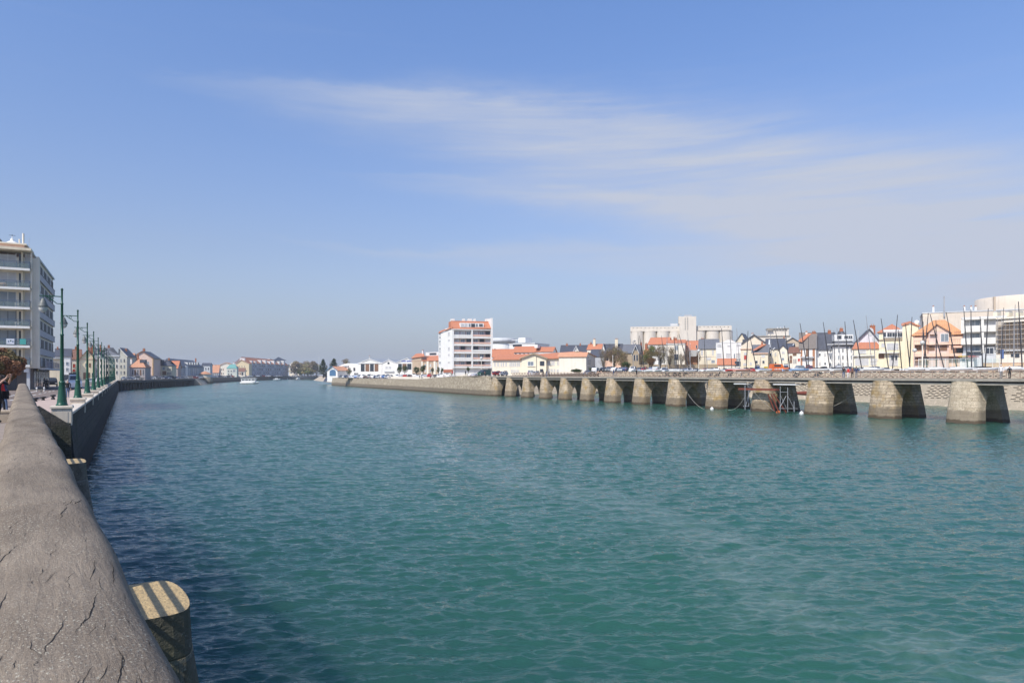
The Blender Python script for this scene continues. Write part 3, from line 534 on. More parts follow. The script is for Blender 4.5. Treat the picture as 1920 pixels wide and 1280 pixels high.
# ------------------------------------------------------------ buildings
class Bld:
    """local frame: x along the facade, y into the house, z up; facade points are read off sight lines at the facade's own distance"""
    def __init__(s,name,label,cat,uL,zL,uR,zR,base=None,group=None):
        s.A=P(uL,zL)
        if zR<0:                                              # facade direction given as an angle instead
            e=Vector((math.cos(R(-zR-1)),-math.sin(R(-zR-1)),0)); a=ray(uR); k=(s.A.x*e.y-s.A.y*e.x)/(a[0]*e.y-a[1]*e.x); zR=k
        s.B=P(uR,zR); d=s.B-s.A; s.w=d.length; s.e=d/s.w; s.n=Vector((-s.e.y,s.e.x,0)); s.rz=math.atan2(s.e.y,s.e.x)
        s.g=(land(s.A.x,s.A.y) if base is None else base)-.4; s.uL,s.uR=uL,uR
        s.o=thing(name,label,cat,(s.A.x,s.A.y,s.g),s.rz,group)
    def loc(s,u,v,d=0.):                      # local point where the sight line meets the plane d behind the facade
        a=ray(u); O=s.A+s.n*d; dx,dy=a; den=dx*s.n.x+dy*s.n.y; k=(O.x*s.n.x+O.y*s.n.y)/den
        p=Vector((dx*k,dy*k,H-(v-CV)*k/F)); q=p-s.A; return Vector((q.x*s.e.x+q.y*s.e.y,q.x*s.n.x+q.y*s.n.y,p.z-s.g))
    def body(s,vtop,D,m,u0=None,u1=None,d=0.,vbot=None,name='wall'):
        a=s.loc(s.uL if u0 is None else u0,vtop,d); b=s.loc(s.uR if u1 is None else u1,vtop,d); top=(a.z+b.z)/2; bot=-2 if vbot is None else s.loc((s.uL+s.uR)/2,vbot,d).z
        MB().box(a.x,b.x,d,d+D,bot,top).build(name,m,s.o); s.top=top; s.x0,s.x1,s.D,s.d0=a.x,b.x,D,d; s.m=m; return s
    def flat(s,m=None,h=.35,ov=.25,par=True):
        MB().box(s.x0-ov,s.x1+ov,s.d0-ov,s.d0+s.D+ov,s.top+.003,s.top+h).build('roof',m or CONC,s.o); return s
    def ridge(s,vr,m,ov=.3,hip=0.,vru=None,back=None):           # ridge parallel to the facade
        D=s.D; zr=s.loc(vru or (s.uL+s.uR)/2,vr,s.d0+D/2).z; x0,x1=s.x0,s.x1; ze=s.top; y0,y1=s.d0-ov,s.d0+D+ov; ym=s.d0+D/2; dz=(zr-ze)*ov/(D/2); t=.18; h=hip
        mb=MB(); L=[(x0-ov,y0,ze-dz),(x1+ov,y0,ze-dz),(x1+ov-h,ym,zr),(x0-ov+h,ym,zr)]; mb.slab([Vector(p)+Vector((0,0,t)) for p in L],t-.01)
        L=[(x1+ov,y1,ze-dz),(x0-ov,y1,ze-dz),(x0-ov+h,ym,zr),(x1+ov-h,ym,zr)]; mb.slab([Vector(p)+Vector((0,0,t)) for p in L],t-.01)
        if h:
            mb.slab([Vector(p)+Vector((0,0,t)) for p in [(x0-ov,y1,ze-dz),(x0-ov,y0,ze-dz),(x0-ov+h,ym,zr)]],t-.01); mb.slab([Vector(p)+Vector((0,0,t)) for p in [(x1+ov,y0,ze-dz),(x1+ov,y1,ze-dz),(x1+ov-h,ym,zr)]],t-.01)
        else: mb.tube([(x0-ov,ym,zr+t),(x1+ov,ym,zr+t)],.14,6)
        mb.build('roof',m,s.o); s.zr=zr
        if not h: MB().prism([(s.d0+.01,ze),(s.d0+D-.01,ze),(ym,zr-.02)],'x',x0+.01,x1-.01).build('gable',s.m,s.o)
        return s
    def gable(s,ua,va,m,ov=.35,fascia=None,x0=None,x1=None,D=None,d0=None,ze=None): # ridge running back from the facade
        d0=s.d0 if d0 is None else d0; D=D or s.D; ap=s.loc(ua,va,d0); x0=s.x0 if x0 is None else x0; x1=s.x1 if x1 is None else x1; ze=s.top if ze is None else ze; xa=min(max(ap.x,x0+.3),x1-.3); t=.2
        MB().prism([(x0,ze),(x1,ze),(xa,ap.z)],'y',d0,d0+D).build('gable',s.m,s.o); mb=MB()
        sl=(ap.z-ze)/(xa-x0); sr=(ap.z-ze)/(x1-xa); Z=Vector((0,0,t))
        mb.slab([Vector(p)+Z for p in [(x0-ov,d0-ov,ze-sl*ov),(xa,d0-ov,ap.z),(xa,d0+D+ov,ap.z),(x0-ov,d0+D+ov,ze-sl*ov)]],t-.01); mb.slab([Vector(p)+Z for p in [(xa,d0-ov,ap.z),(x1+ov,d0-ov,ze-sr*ov),(x1+ov,d0+D+ov,ze-sr*ov),(xa,d0+D+ov,ap.z)]],t-.01)
        mb.build('roof',m,s.o)
        if fascia:
            mb=MB()
            for a,b_ in (((x0-ov,ze-sl*ov),(xa,ap.z)),((xa,ap.z),(x1+ov,ze-sr*ov))): mb.prism([(a[0],a[1]+t+.05),(b_[0],b_[1]+t+.05),(b_[0],b_[1]-.1),(a[0],a[1]-.1)],'y',d0-ov-.08,d0-ov-.002)
            mb.build('fascia',fascia,s.o)
        return s
    def poly(s,name,m,pts,t=.2):
        MB().slab([s.loc(*p) for p in pts],t).build(name,m,s.o); return s
    def blk(s,name,m,u0,v0,u1,v1,d=0.,D=1.,mi=None):            # block whose front face fills the given outline at depth d
        a=s.loc(u0,v0,d); b=s.loc(u1,v1,d); c=s.loc(u0,v1,d); e=s.loc(u1,v0,d)
        x0=(a.x+c.x)/2; x1=(b.x+e.x)/2; return MB().box(min(x0,x1),max(x0,x1),d,d+D,(b.z+c.z)/2,(a.z+e.z)/2).build(name,m,s.o)
    def win(s,u0,v0,u1,v1,k='w',d=0.,name='window'):
        a=s.loc(u0,v0,d); b=s.loc(u1,v1,d); c=s.loc(u0,v1,d); x0,x1,z0,z1=a.x,b.x,(b.z+c.z)/2,(a.z+s.loc(u1,v0,d).z)/2
        g,f={'w':(GLASS,FRAME),'d':(GLASS,DFRAME),'s':(BLIND,FRAME),'n':(SHUTN,SHUTN),'r':(SHUTR,FRAME),'b':(SHUTB,FRAME),'g':(GLASSB,FRAME),'o':(GLASS,SALM)}[k]; y=d
        f_=max(.05,min(.14,(x1-x0)*.09)); mb=MB()
        mb.box(x0,x1,y-.03,y+.04,z0,z1); mb.cur=1; mb.box(x0-f_,x0,y-.09,y+.02,z0-f_,z1+f_); mb.box(x1,x1+f_,y-.09,y+.02,z0-f_,z1+f_); mb.box(x0,x1,y-.09,y+.02,z1,z1+f_); mb.box(x0-f_*.2,x1+f_*.2,y-.16,y+.02,z0-f_,z0)
        if k in 'wg' and x1-x0>1.0: mb.box((x0+x1)/2-.04,(x0+x1)/2+.04,y-.07,y-.031,z0,z1)
        mb.build(name,[g,f],s.o); return s
    def grid(s,u0,u1,v0,v1,nx,ny,fx=.45,fy=.55,k='w',d=0.,name='window'):
        for j in range(ny):
            for i in range(nx):
                cu=u0+(u1-u0)*(i+.5)/nx; cv=v0+(v1-v0)*(j+.5)/ny; hu=(u1-u0)/nx*fx/2; hv=(v1-v0)/ny*fy/2
                kk=k if len(k)==1 else k[(i*7+j*3+int(u0))%len(k)]; s.win(cu-hu,cv-hv,cu+hu,cv+hv,kk,d,name)
        return s
    def chim(s,u,v0,v1,wd=.9,m=None,d=None):
        wd=wd*.30+.28
        d=s.D/2 if d is None else d; a=s.loc(u,v0,d); b=s.loc(u,v1,d); mb=MB(); mb.box(a.x-wd/2,a.x+wd/2,a.y-.4,a.y+.4,b.z-1,a.z); mb.cur=1; mb.box(a.x-wd/2-.07,a.x+wd/2+.07,a.y-.47,a.y+.47,a.z+.002,a.z+.12)
        for q in (-.2,.2): mb.cur=2; mb.lathe([(.12,a.z+.12),(.10,a.z+.5)],a.x+q*wd,a.y,8)
        mb.build('chimney',[m or BRICK,CONC,TILE],s.o); return s
    def balc(s,u0,u1,v0,v1,m=None,d=-1.0,rail=True):            # v0 rail top, v1 slab underside
        a=s.loc(u0,v0,d); b=s.loc(u1,v1,d); o=MB().box(a.x,b.x,d,-.003,b.z,b.z+.2).build('balcony',m or FRAME,s.o)
        if rail:
            mb=MB(); zt_=a.z; mb.box(a.x,b.x,d,d+.05,zt_-.06,zt_)
            n=max(2,int((b.x-a.x)/.45))
            for i in range(n+1): x_=a.x+(b.x-a.x-.04)*i/n; mb.box(x_,x_+.035,d+.005,d+.04,b.z+.2,zt_-.06)
            mb.build('balcony_railing',DFRAME,o)
        return s
    def wallb(s,u0,u1,v0,v1,m,d=-.9): return s.blk('balcony',m,u0,v0,u1,v1,d,-d-.003)
B=Bld
# ---- left bank, apartment block
bx=thing('apartment_building','six storey pale apartment block with glass balconies above dark shops on the left','apartment building',(-11.6,122,3.7))
def bb(name,m,x0,x1,y0,y1,z0,z1,par=None,k=0): return MB().box(x0,x1,y0,y1,z0,z1).build(name,m,par or bx)
GB=H-3.7                                                        # eye above this ground
zf=lambda v: GB-(v-CV)*99.5/F                                   # heights on the front plane
bb('wall',OFFW,-17,-.06,1.5,28,zf(690),zf(481)); bb('wall',mat('shop_wall',(.16,.14,.13),.8),-17,-.6,2.4,28,-.5,zf(690)-.02)
bb('cornice',CREAM,-17.2,-.55,-.5,3.4,zf(471),zf(468)+.12); bb('attic',SALM,-17,-1.5,.8,26,zf(468)+.125,zf(459)); bb('attic_roof',OFFW,-17.2,-1.2,.6,26.2,zf(459)+.003,zf(458)+.12)
bb('chimney',CREAM,-8,-5.3,5,8,zf(458),zf(442)); bb('chimney_cap',DFRAME,-8.2,-5.1,4.8,8.2,zf(442)+.003,zf(442)+.2)
k_=MB(); k_.lathe([(1.35,zf(457.5)),(1.3,zf(455)),(.95,zf(450.5)),(.3,zf(446)),(.22,zf(445)),(.25,zf(442.5)),(.06,zf(441)),(.05,zf(437))],-3.4,4.5,20); k_.build('dome',WHITE,bx)
k_=MB(); k_.tube([(-3.4,4.5,zf(437)),(-3.4,4.5,zf(433))],.03); k_.tube([(-3.8,4.5,zf(435)),(-3,4.5,zf(435))],.03); k_.build('weather_vane',DFRAME,bx)
k_=MB(); k_.tube([(-2.0,3.6,zf(459)),(-2.0,3.6,zf(431))],.05); k_.tube([(-1.9,3.4,zf(452)),(-1.9,3.4,zf(432))],.15); k_.tube([(-2.4,3.6,zf(458)),(-2.4,3.6,zf(443))],.1); k_.tube([(-1.2,3.6,zf(458)),(-1.2,3.6,zf(440))],.02); k_.build('antenna',OFFW,bx)
BGL=mat('balustrade_glass',(.20,.27,.28),.15); BGL.node_tree.nodes['Principled BSDF'].inputs['Alpha'].default_value=.45
sv_=[505,541,577.5,613,649,685]
for i,v in enumerate(sv_):
    z=zf(v); sl_=bb('balcony',OFFW,-17,-.75,.0,1.497,z-.16,z+.08); bb('slab_edge',WHITE,-17,-.75,-.05,-.003,z-.24,z+.1,sl_)
    for q in range(11): bb('bracket',DFRAME,-17+q*1.52,-16.85+q*1.52,-.10,-.052,z-.22,z+.1,sl_) if False else None
    mb=MB(); mb.box(-17,-.75,-.03,.02,z+1.02,z+1.09); mb.box(-17,-.75,-.03,.01,z+.86,z+.89); mb.box(-.80,-.74,.02,1.49,z+1.02,z+1.09)
    for q in range(12): mb.box(-.78-q*1.52-.05,-.78-q*1.52,-.03,.02,z+.1,z+1.02)
    mb.box(-.80,-.74,1.4,1.46,z+.1,z+1.02); mb.build('railing',mat('blue_rail',(.10,.16,.24),.5),sl_)
    mb=MB(); mb.box(-17,-.8,-.008,.0,z+.14,z+.84); mb.box(-.775,-.765,.03,1.4,z+.14,z+.84); mb.build('glass_panel',BGL,sl_)
    top=z+2.55
    for (x0,x1,m_,zl) in ((-6.6,-4.7,BLIND,.1),(-4.5,-2.6,BLIND if i<2 else GLASSB,.1),(-9.6,-7.9,GLASS if i>2 else BLIND,.1)):
        w_=bb('window',m_,x0,x1,1.46,1.497,z+zl,top-.15 if i else top-.35); mb=MB(); mb.box(x0-.07,x0,1.42,1.497,z+zl,top-.1); mb.box(x1,x1+.07,1.42,1.497,z+zl,top-.1); mb.box((x0+x1)/2-.035,(x0+x1)/2+.035,1.43,1.458,z+zl,top-.2); mb.build('frame',FRAME if i<3 else DFRAME,w_)
    bb('window',GLASS,-2.22,-1.98,1.46,1.497,z+.4,top-.2); bb('column',CREAM,-1.9,-1.68,.95,1.497,z+.1,z+2.6); bb('window',BLIND,-1.5,-.85,1.46,1.497,z+.1,top-.1); bb('column',OFFW,-.72,-.56,.7,1.2,z+.1,z+2.6)
    if i>1: bb('window',GLASSB,-.058,-.03,1.7,2.6,z+.5,top-.3)
    if i in (1,2,3): bb('planter',WHITE,-2.6,-2.1,.3,.7,z+.1,z+.75,sl_); 
    if i==4: 
        bb('banner',mat('white_banner',(.72,.76,.82)),-3.55,-2.6,-.09,-.035,z+.25,z+1.05,sl_); bb('banner',mat('teal_banner',(.08,.42,.38)),-1.95,-1.2,-.09,-.035,z+.25,z+1.05,sl_)
        for q in range(3): bb('banner_mark',SHUTB if q!=1 else LAMPG,-3.35+q*.25,-3.2+q*.25,-.1,-.092,z+.55+.1*(q%2),z+.75+.1*(q%2),sl_)
mb=MB(); 
for q in range(6): mb.lathe([(.05,0),(.28,.2),(.3,.45),(.08,.6)],-4.5+q*.14,.6,8)
o=mb.build('cushions',SALM,bx); o.location=(0,0,zf(541)+.12)
DGL=mat('deep_glass',(.035,.04,.05),.6,spec=.15)
SPAN=mat('spandrel',(.40,.40,.44),.6)
for i in range(6):
    zt_=zf(481)-.55-i*2.86; zl=zt_-1.45
    bb('window_band',mat('band_shadow',(.07,.075,.085),.4),-.055,-.012,3.2,27.9,zl,zt_)
    for q in range(12):
        y_=3.35+q*2.06; w_=bb('window',DGL if (q*5+i)%3 else BLIND,-.011,.02,y_,y_+1.2,zl+.05,zt_-.05); bb('frame',FRAME,.021,.03,y_+.56,y_+.64,zl+.05,zt_-.05,w_)
    bb('spandrel',SPAN,-.05,.22,3.1,28,zl-1.05,zl-.06) if i<5 else None; bb('sill',DFRAME,-.05,.27,3.1,28.05,zl-.055,zl-.003)
bb('roof_edge',LGREY,-.4,.18,3.1,28.1,zf(481)+.003,zf(481)+.3); bb('pier_wall',OFFW,-.05,.25,1.5,3.0,zf(690),zf(481)+.25)
bb('balcony',LGREY,-.04,1.0,3.1,28,zf(690)-.2,zf(690)+.05)
mb=MB(); mb.box(.93,.98,3.1,28,zf(690)+1.1,zf(690)+1.18)
for q in range(42): mb.box(.94,.97,3.2+q*.6,3.24+q*.6,zf(690)+.05,zf(690)+1.1)
for q in range(8): mb.tube([(.955,4.5+q*3+.45*math.cos(a),zf(690)+.6+.35*math.sin(a)) for a in np.linspace(0,2*PI,13)],.03,5)
mb.build('balcony_railing',mat('rail_pale',(.45,.42,.45)),bx)
for x0,x1 in ((-15,-12),(-11.5,-8.5),(-8,-5.2),(-4.7,-2.6)): 
    s_=bb('shop_window',GLASS,x0,x1,2.33,2.397,.1,2.9); bb('frame',DFRAME,x0-.1,x1+.1,2.30,2.329,2.9,3.3,s_)
for q in range(7): 
    s_=bb('shop_window',GLASS if q%2 else GLASSB,-.598,-.55,3.4+q*3.3,5.9+q*3.3,.1,2.8); bb('frame',DFRAME,-.549,-.53,3.3+q*3.3,6.0+q*3.3,2.82,3.1,s_)
for x_,y_ in ((-1.2,.6),(-1.2,4),(-4.9,.6),(-9,.6)): bb('column',LGREY,x_,x_+.4,y_,y_+.4,-.5,zf(690)-.02)
bb('awning',SHUTB,-4.9,-2.7,.9,2.3,3.0,3.15); bb('sign',FRAME,-1.5,-.9,.3,.38,2.75,3.45); bb('sign',CREAM,-.5,-.42,7,8.4,2.85,3.5)
# ---- left bank houses (name,label, uL,zL,uR,zR)
b=B('wall_house','plain cream blind gable end just beyond the apartment block','house',92,150,112,-1,3.7).body(674,8,CREAM).flat(CONC,.25); b.chim(98,666,673,1,LGREY,2)
b=B('house','white house with a slate roof behind the nearest lamp post','house',103,250,132,-1,3.7).body(668,9,WHITE).ridge(655,SLATE); b.grid(112,131,676,698,2,2,.5,.5,'g'); b.win(112,703,128,712,'d'); b.chim(108,652,658,.8)
b=B('house','white house with a pinkish brown roof and red shutters','house',131.5,262,151,-1,3.7).body(673,9,OFFW).ridge(656,BTILE); b.win(136.5,682,141,689,'r'); b.win(136,692,141,697,'r'); b.win(144,681,147,688,'w'); b.win(134,699,139,712,'w'); b.chim(142,651,657,1.0)
b=B('house','yellow gabled house with brown fascia boards and a blue-framed shop window','house',149,256,177,-1,3.7).body(673,11,YEL); b.gable(164.5,656,BTILE,.5,SHUTN); b.chim(166,645,655,2.0,BRICK,5); b.chim(172,648,660,2.6,BRICK,8)
b.win(160,681,163,688,'g'); b.win(167,681,170,688,'n'); b.win(157,699,168,710,'n'); b.blk('string_course',SALM,149,672.5,177,674,-.12,.11)
for q in range(9): b.blk('quoin',SALM,149.3,676+q*4,150.8,678+q*4,-.06,.055)
b.win(172,699,175,711,'w')
b=B('house','tall narrow brick-quoined house in shade behind the fourth lamp post','house',177.5,270,184,-1,3.7).body(662,8,GREY).ridge(654,SLATE,hip=2); b.grid(177.8,184,666,706,1,4,.6,.5,'s')
b=B('terrace_building','long cream building with a slate mansard roof and white cornice behind the lamps','building',183,286,224,-1,3.7).body(667,10,PALE); b.ridge(652,LSLATE,.3,6); b.blk('cornice',FRAME,183,665.5,224,668,-.4,.38); b.grid(186,222,669,704,6,3,.4,.5,'wgw'); b.chim(188,648,655); b.chim(204,648,655,2)
b=B('house','pale green gable end house beside the slate mansard building','house',222,304,238,-17,3.7).body(667,12,mat('pale_green_wall',(.58,.58,.50),.85)); b.gable(219,652,SLATE,.4,FRAME); b.grid(224,236,670,704,2,3,.35,.5,'gw'); b.chim(236,655,663,2.2)
b=B('house','pinkish low house with an orange roof and tall brick chimney','house',232,322,247,-17,3.7).body(676,9,mat('dull_pink_wall',(.52,.42,.36),.85)).ridge(663,TILE2); b.grid(233,246,680,704,2,2,.4,.5); b.chim(236.5,657,665,2.2)
b=B('house','orange-roofed house with slate dormer and white disc in front of the pink gable','house',243,296,272,-17,3.7).body(688,9,mat('grey_pink_wall',(.40,.36,.36),.85)).ridge(673,TILE2,hip=3); b.blk('dormer',SLATE,262,674,272,680,2,3); b.grid(246,271,690,706,5,1,.4,.6,'wn'); b.chim(259,665,675,1); b.chim(246,673,678,1.2,WHITE)
b=B('house','tall salmon pink gable end house on the left bank','house',245,335,287,-17,3.7).body(671,14,mat('pink_gable',(.78,.58,.48),.85)); b.gable(267,658.5,SLATE,.5,SHUTN); b.chim(270,654,659,2.6,BRICK,4); b.blk('corner_strip',mat('ochre_strip',(.5,.3,.05)),286,672,287.3,704,-.1,.09); b.win(274,678,279,686,'g')
b=B('house','cream and green house with a dark mansard roof and dormers','house',300,352,322,-17,3.7).body(685,10,mat('cream_green_wall',(.66,.60,.44),.85)); b.ridge(675,SLATE,.3,4); b.win(305,688,309,693,'g'); b.win(305,696,311,702,'n'); b.grid(313,321,688,704,2,2,.4,.5,'w'); b.blk('turret',SLATE,299,674,304,684,-.3,4); b.chim(317,672,678,1.5)
b=B('house','red-roofed house left of the long slate roof','house',319,380,333,-17,3.7).body(690,9,mat('tan_wall',(.45,.37,.33),.85)).ridge(677,TILE); b.grid(320,332,692,704,3,1,.4,.5); b.chim(331,679,684,1.5)
b=B('terrace_building','long grey building with a slate roof and five white dormer windows','building',330,400,382,470,3.7).body(687,12,mat('blue_grey_wall',(.36,.38,.42),.85)).ridge(675.5,SLATE,.4,5)
for q in range(5):
    u_=352+q*4.6; b.blk('dormer',FRAME,u_,679,u_+2.8,684,1.2,2.5); b.win(u_+.7,680.2,u_+2.1,683.2,'d',1.2)
b.grid(333,381,689,705,12,1,.4,.75,'sg'); b.chim(367,672,677,1.6); b.blk('white_bay',FRAME,349,686,352.5,704,-.8,.79)
b=B('house','small grey white house with a flat front between the slate terrace and orange roofs','house',378,485,394,-17,3.7).body(685,9,LGREY).ridge(681,SLATE); b.grid(379,393,687,704,3,2,.4,.5)
b=B('house','house with a broad pale orange roof above the round bastion','house',392,540,410,-17,3.7).body(698,9,GREY).ridge(684.5,TILE2); b.grid(394,409,699,706,4,1,.4,.7); b.chim(402,684,687,1.5,WHITE)
b=B('house','cream gabled house with shallow orange roof left of the teal roof','house',405,620,442,-17,3.7).body(687,16,PALE); b.gable(424,679.5,TILE2,.6,SALM); b.grid(407,420,689,704,4,2,.4,.5,'nw'); b.win(428,692,431,697,'w'); b.chim(438,679,683,1.8,WHITE,6)
b=B('house','pale shop house with a teal green roof on the left bank','house',425,600,444,-17,3.7).body(690,9,mat('mint_wall',(.62,.66,.58),.85)).ridge(683,TEAL,.3,2.5); b.win(437,693,441,697,'g'); b.grid(426,436,693,704,2,2,.45,.5)
b=B('house','small brown-roofed house in front of the big cream gable','house',444,660,459,-17,3.7).body(696,7,PALE); b.ridge(690,BTILE); b.win(453,698,456,703,'d'); b.grid(445,452,697.5,703,2,1,.5,.7,'n')
b=B('terrace_building','large cream gable end of the orange-roofed waterside terrace','building',443,705,467,-17,3.7).body(681,22,mat('warm_cream_wall',(.80,.66,.42),.85)); b.gable(452,674.5,TILE,.6,TILE2); b.blk('lift_house',FRAME,449.5,671,459,676,6,5)
for u_,v_ in ((448,686),(453,686),(458,686),(450,692),(462,694)): b.win(u_,v_,u_+1.2,v_+1.8,'w')
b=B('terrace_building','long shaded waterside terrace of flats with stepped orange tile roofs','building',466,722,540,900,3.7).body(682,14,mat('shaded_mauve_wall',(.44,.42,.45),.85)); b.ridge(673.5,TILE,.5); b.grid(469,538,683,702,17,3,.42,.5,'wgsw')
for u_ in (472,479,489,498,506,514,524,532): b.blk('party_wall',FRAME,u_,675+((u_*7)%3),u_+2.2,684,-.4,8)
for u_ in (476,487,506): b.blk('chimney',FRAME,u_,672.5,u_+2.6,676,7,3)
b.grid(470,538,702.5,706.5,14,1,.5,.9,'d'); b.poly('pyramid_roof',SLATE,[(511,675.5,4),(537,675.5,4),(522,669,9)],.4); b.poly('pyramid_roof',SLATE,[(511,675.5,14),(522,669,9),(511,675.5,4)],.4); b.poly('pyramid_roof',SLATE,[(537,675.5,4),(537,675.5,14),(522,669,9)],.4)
b=B('apartment_building','cream flats with stepped balconies beside the bare trees','apartment building',542,925,563,-30,3.7).body(682,12,PALE).flat(FRAME); b.grid(543,562,684,701,3,3,.5,.5,'dw'); b.blk('penthouse',PALE,546,679.5,553,682,2,6)
# ---- right bank, from the slipway
b=B('boathouse','small white boathouse with blue gable trim and an arched blue door','boathouse',613.5,408,633,402).body(694,14,WHITE); b.gable(624,687,TILE2,.6,mat('blue_trim',(.10,.25,.42)))
pts=[]; c=b.loc(624,697.5); rr_=(b.loc(629.8,697).x-b.loc(618.2,697).x)/2; zb=b.loc(624,704.5).z
mb=MB(); mb.prism([(c.x-rr_,zb),(c.x+rr_,zb)]+[(c.x+rr_*math.cos(q),c.z+rr_*.55*math.sin(q)) for q in np.linspace(0,PI,12)],'y',-.12,-.004); d_=mb.build('door',SHUTB,b.o)
mb=MB(); mb.box(c.x-.07,c.x+.07,-.16,-.122,zb,c.z+rr_*.5); mb.box(c.x-rr_,c.x+rr_,-.16,-.123,c.z-.9,c.z-.75); mb.build('frame',mat('blue_trim',(.1,.25,.42)),d_)
b=B('hall','low white hall with a curved gable and a tall dark entrance','hall',633.5,415,674,404).body(691,18,WHITE); a=b.loc(637,686); c=b.loc(672,686)
mb=MB(); mb.prism([(b.x0,b.top),(b.x1,b.top)]+[(b.x0+(b.x1-b.x0)*q,b.top+ (a.z-b.top+1.6)*math.sin(PI*(.12+.76*q))**1.0) for q in (1,.85,.7,.55,.45,.3,.15,0)],'y',-.02,18); mb.build('roof',WHITE,b.o)
b.blk('canopy',ZINC,642,685.5,653.5,687.5,-.6,.59); b.win(643,688.5,649,696,'d'); b.win(643,698,649,704,'d'); b.win(663,689.5,666,695,'d'); b.win(664,699,672,701.5,'w')
b=B('hall','large white hall with four tall dark windows and low domed gable','hall',672,402,716,398).body(681,24,WHITE); b.gable(694,673,ZINC,.3,FRAME)
for q in range(4): u_=677+q*8.6; b.win(u_,682.5,u_+6.3,695.5,'n' if q%2 else 'd')
b.blk('beam',FRAME,672.5,679.5,716,681.5,-.35,.34)
mb=MB()
for q in range(17):
    if q in (11,): continue
    a=b.loc(679+q*1.7,677.4,-.12); mb.box(a.x,a.x+.33,-.1,-.002,a.z-.1-(q%3)*.05,a.z+.22)
mb.build('sign_lettering',LGREY,b.o); b.chim(693,668,673,.15,FRAME,1)
b=B('hall','white hall with a small square attic window between two big halls','hall',716.5,398,744,396).body(681,20,WHITE); b.gable(729,674.5,ZINC,.3,FRAME); b.win(727,679,730,682,'d'); b.win(723,687,727.5,691,'s'); b.win(729,687,733.5,691,'s'); b.blk('canopy',LGREY,720,695,738,697,-.8,.79); b.blk('roof_mast',FRAME,728.4,670,728.9,675,3,.2)
b=B('hall','white hall with a blue lettered sign and a broad dark window','hall',743,388,777,385).body(680,22,WHITE); b.gable(764,671.5,ZINC,.3,FRAME); b.win(747,682,753,692,'d'); b.win(755,682,762,692,'n'); b.win(764,682,771,692,'d')
sg=b.blk('sign',mat('sign_white',(.7,.72,.78)),751.5,675,774,678.3,-.12,.11)
mb=MB()
for q in range(12):
    if q==5: continue
    a=b.loc(752.3+q*1.75,678,-.14); c=b.loc(753.6+q*1.75,675.4,-.14); mb.box(a.x,c.x,-.15,-.125,a.z,c.z-(.15 if q%3==1 else 0))
mb.build('sign_lettering',mat('blue_lettering',(.04,.08,.4)),sg)
b=B('apartment_building','tan apartment block with a sloping orange roof and white tower behind the round trees','apartment building',773,375,826,360).body(676,14,mat('tan_render',(.50,.38,.27),.85),u1=828); b.ridge(667.5,TILE,.5,3)
b.blk('wing',mat('tan_render',(.5,.38,.27),.85),773,668,790,700,-.5,10); b.poly('roof',TILE,[(771,670.5,-1.2),(796,667,-1.2),(794,661.5,5),(780,663,5)],.3); b.blk('stair_tower',FRAME,798,660,822,668,9,6); b.win(806,662,818,664.5,'d',9); b.chim(793,657,664,1.4,WHITE,4)
for u_ in (789,800,813): b.blk('pilaster',PALE,u_,677,u_+3.5,702,-.5,.49)
b.win(815,680,819,692,'s'); b.grid(793,812,680,700,2,2,.25,.5,'sg')
# central tower block
b=B('apartment_building','tall white apartment block with orange mansard roof and loggias in the centre','apartment building',848.5,281,923,285)
b.body(618,13,WHITE); z=b.loc
zz=lambda v: b.loc(885,v).z
cols=((851.5,884),(886.5,920))
b.blk('cornice',FRAME,848,617,923.5,618.5,-1.25,1.24)
for j,(v0,v1) in enumerate(((621,631),(635,645),(649,659.5),(663.3,673.5),(677,686.5))):
    for ci,(u0,u1) in enumerate(cols):
        b.blk('loggia_wall',BEIGE if j%2 else mat('mauve_wall',(.42,.33,.33)),u0,v0-.3,u1,v1,-.02,.018)
        for q in range(3):
            uu=u0+2+q*(u1-u0)/3; b.win(uu,v0+.6,uu+(u1-u0)/3-4,v1-1.2,'dsg'[(j+q+ci)%3] if ci or q else 's',-.02)
        b.blk('balcony',mat('salmon_parapet',(.80,.52,.42)) if (j+ci)%3 else WHITE,u0,(v0+v1)/2+1.5,u1,v1-.8,-1.1,.08)
    b.blk('floor_band',WHITE,848.6,v1,923,v1+3.2,-1.15,1.145)
for u_ in (848.6,884.1,920.2): b.blk('pilaster',WHITE,u_,618.6,u_+(2.6 if u_<920 else 2.7),690,-1.2,1.19)
pr=b.loc
b.poly('roof',TILE,[(846.5,615.5,-.6),(924,614.5,-.6),(921.5,604,5),(845,602,5)],.4)
mb=MB(); 
a=b.loc(846,600,5); c=b.loc(921,599.5,5); mb.box(a.x,c.x,4.6,13,b.top,a.z-.3); mb.build('attic',TILE,b.o); b.blk('penthouse',WHITE,863,605.5,907,613.5,.2,5)
for u0,u1,k in ((865,870.5,'s'),(871.5,876,'s'),(879,882,'g'),(884,890,'d'),(892,896,'g'),(898.5,905,'w')): b.win(u0,607.2,u1,612.5,k,.2)
for u_,w_ in ((846,6.5),(868,4),(878,7),(889,3),(911.5,5.5)): b.blk('chimney',WHITE,u_,597.5,u_+w_,602,6,3)
b.blk('end_wall',WHITE,921.3,596,924.2,690,-1.3,14.2)
sd=b.loc(822,690); 
b2=B('apartment_wing','white windowed wing angled off the left of the central tower block','apartment building',822.3,296,848.3,281.3,4.5).body(622,12,WHITE)
b2.poly('parapet_roof',TILE,[(822,623.5,-.4),(848.5,612.5,-.4),(848.5,611,4),(824,621,4)],.35); b2.body(615,8,WHITE,u0=835,u1=848.2,d=.05,name='wall')
for v0,v1 in ((623,628.5),(636.8,638.6),(651,656),(664,665.6),(678,679.5)): b2.win(840.3,v0,843.5,v1,'s')
for v0 in (624,630.5,638,643.5,652,657.5,665,678): b2.win(823.8,v0,826.5,v0+3.6,'gs'[int(v0)%2])
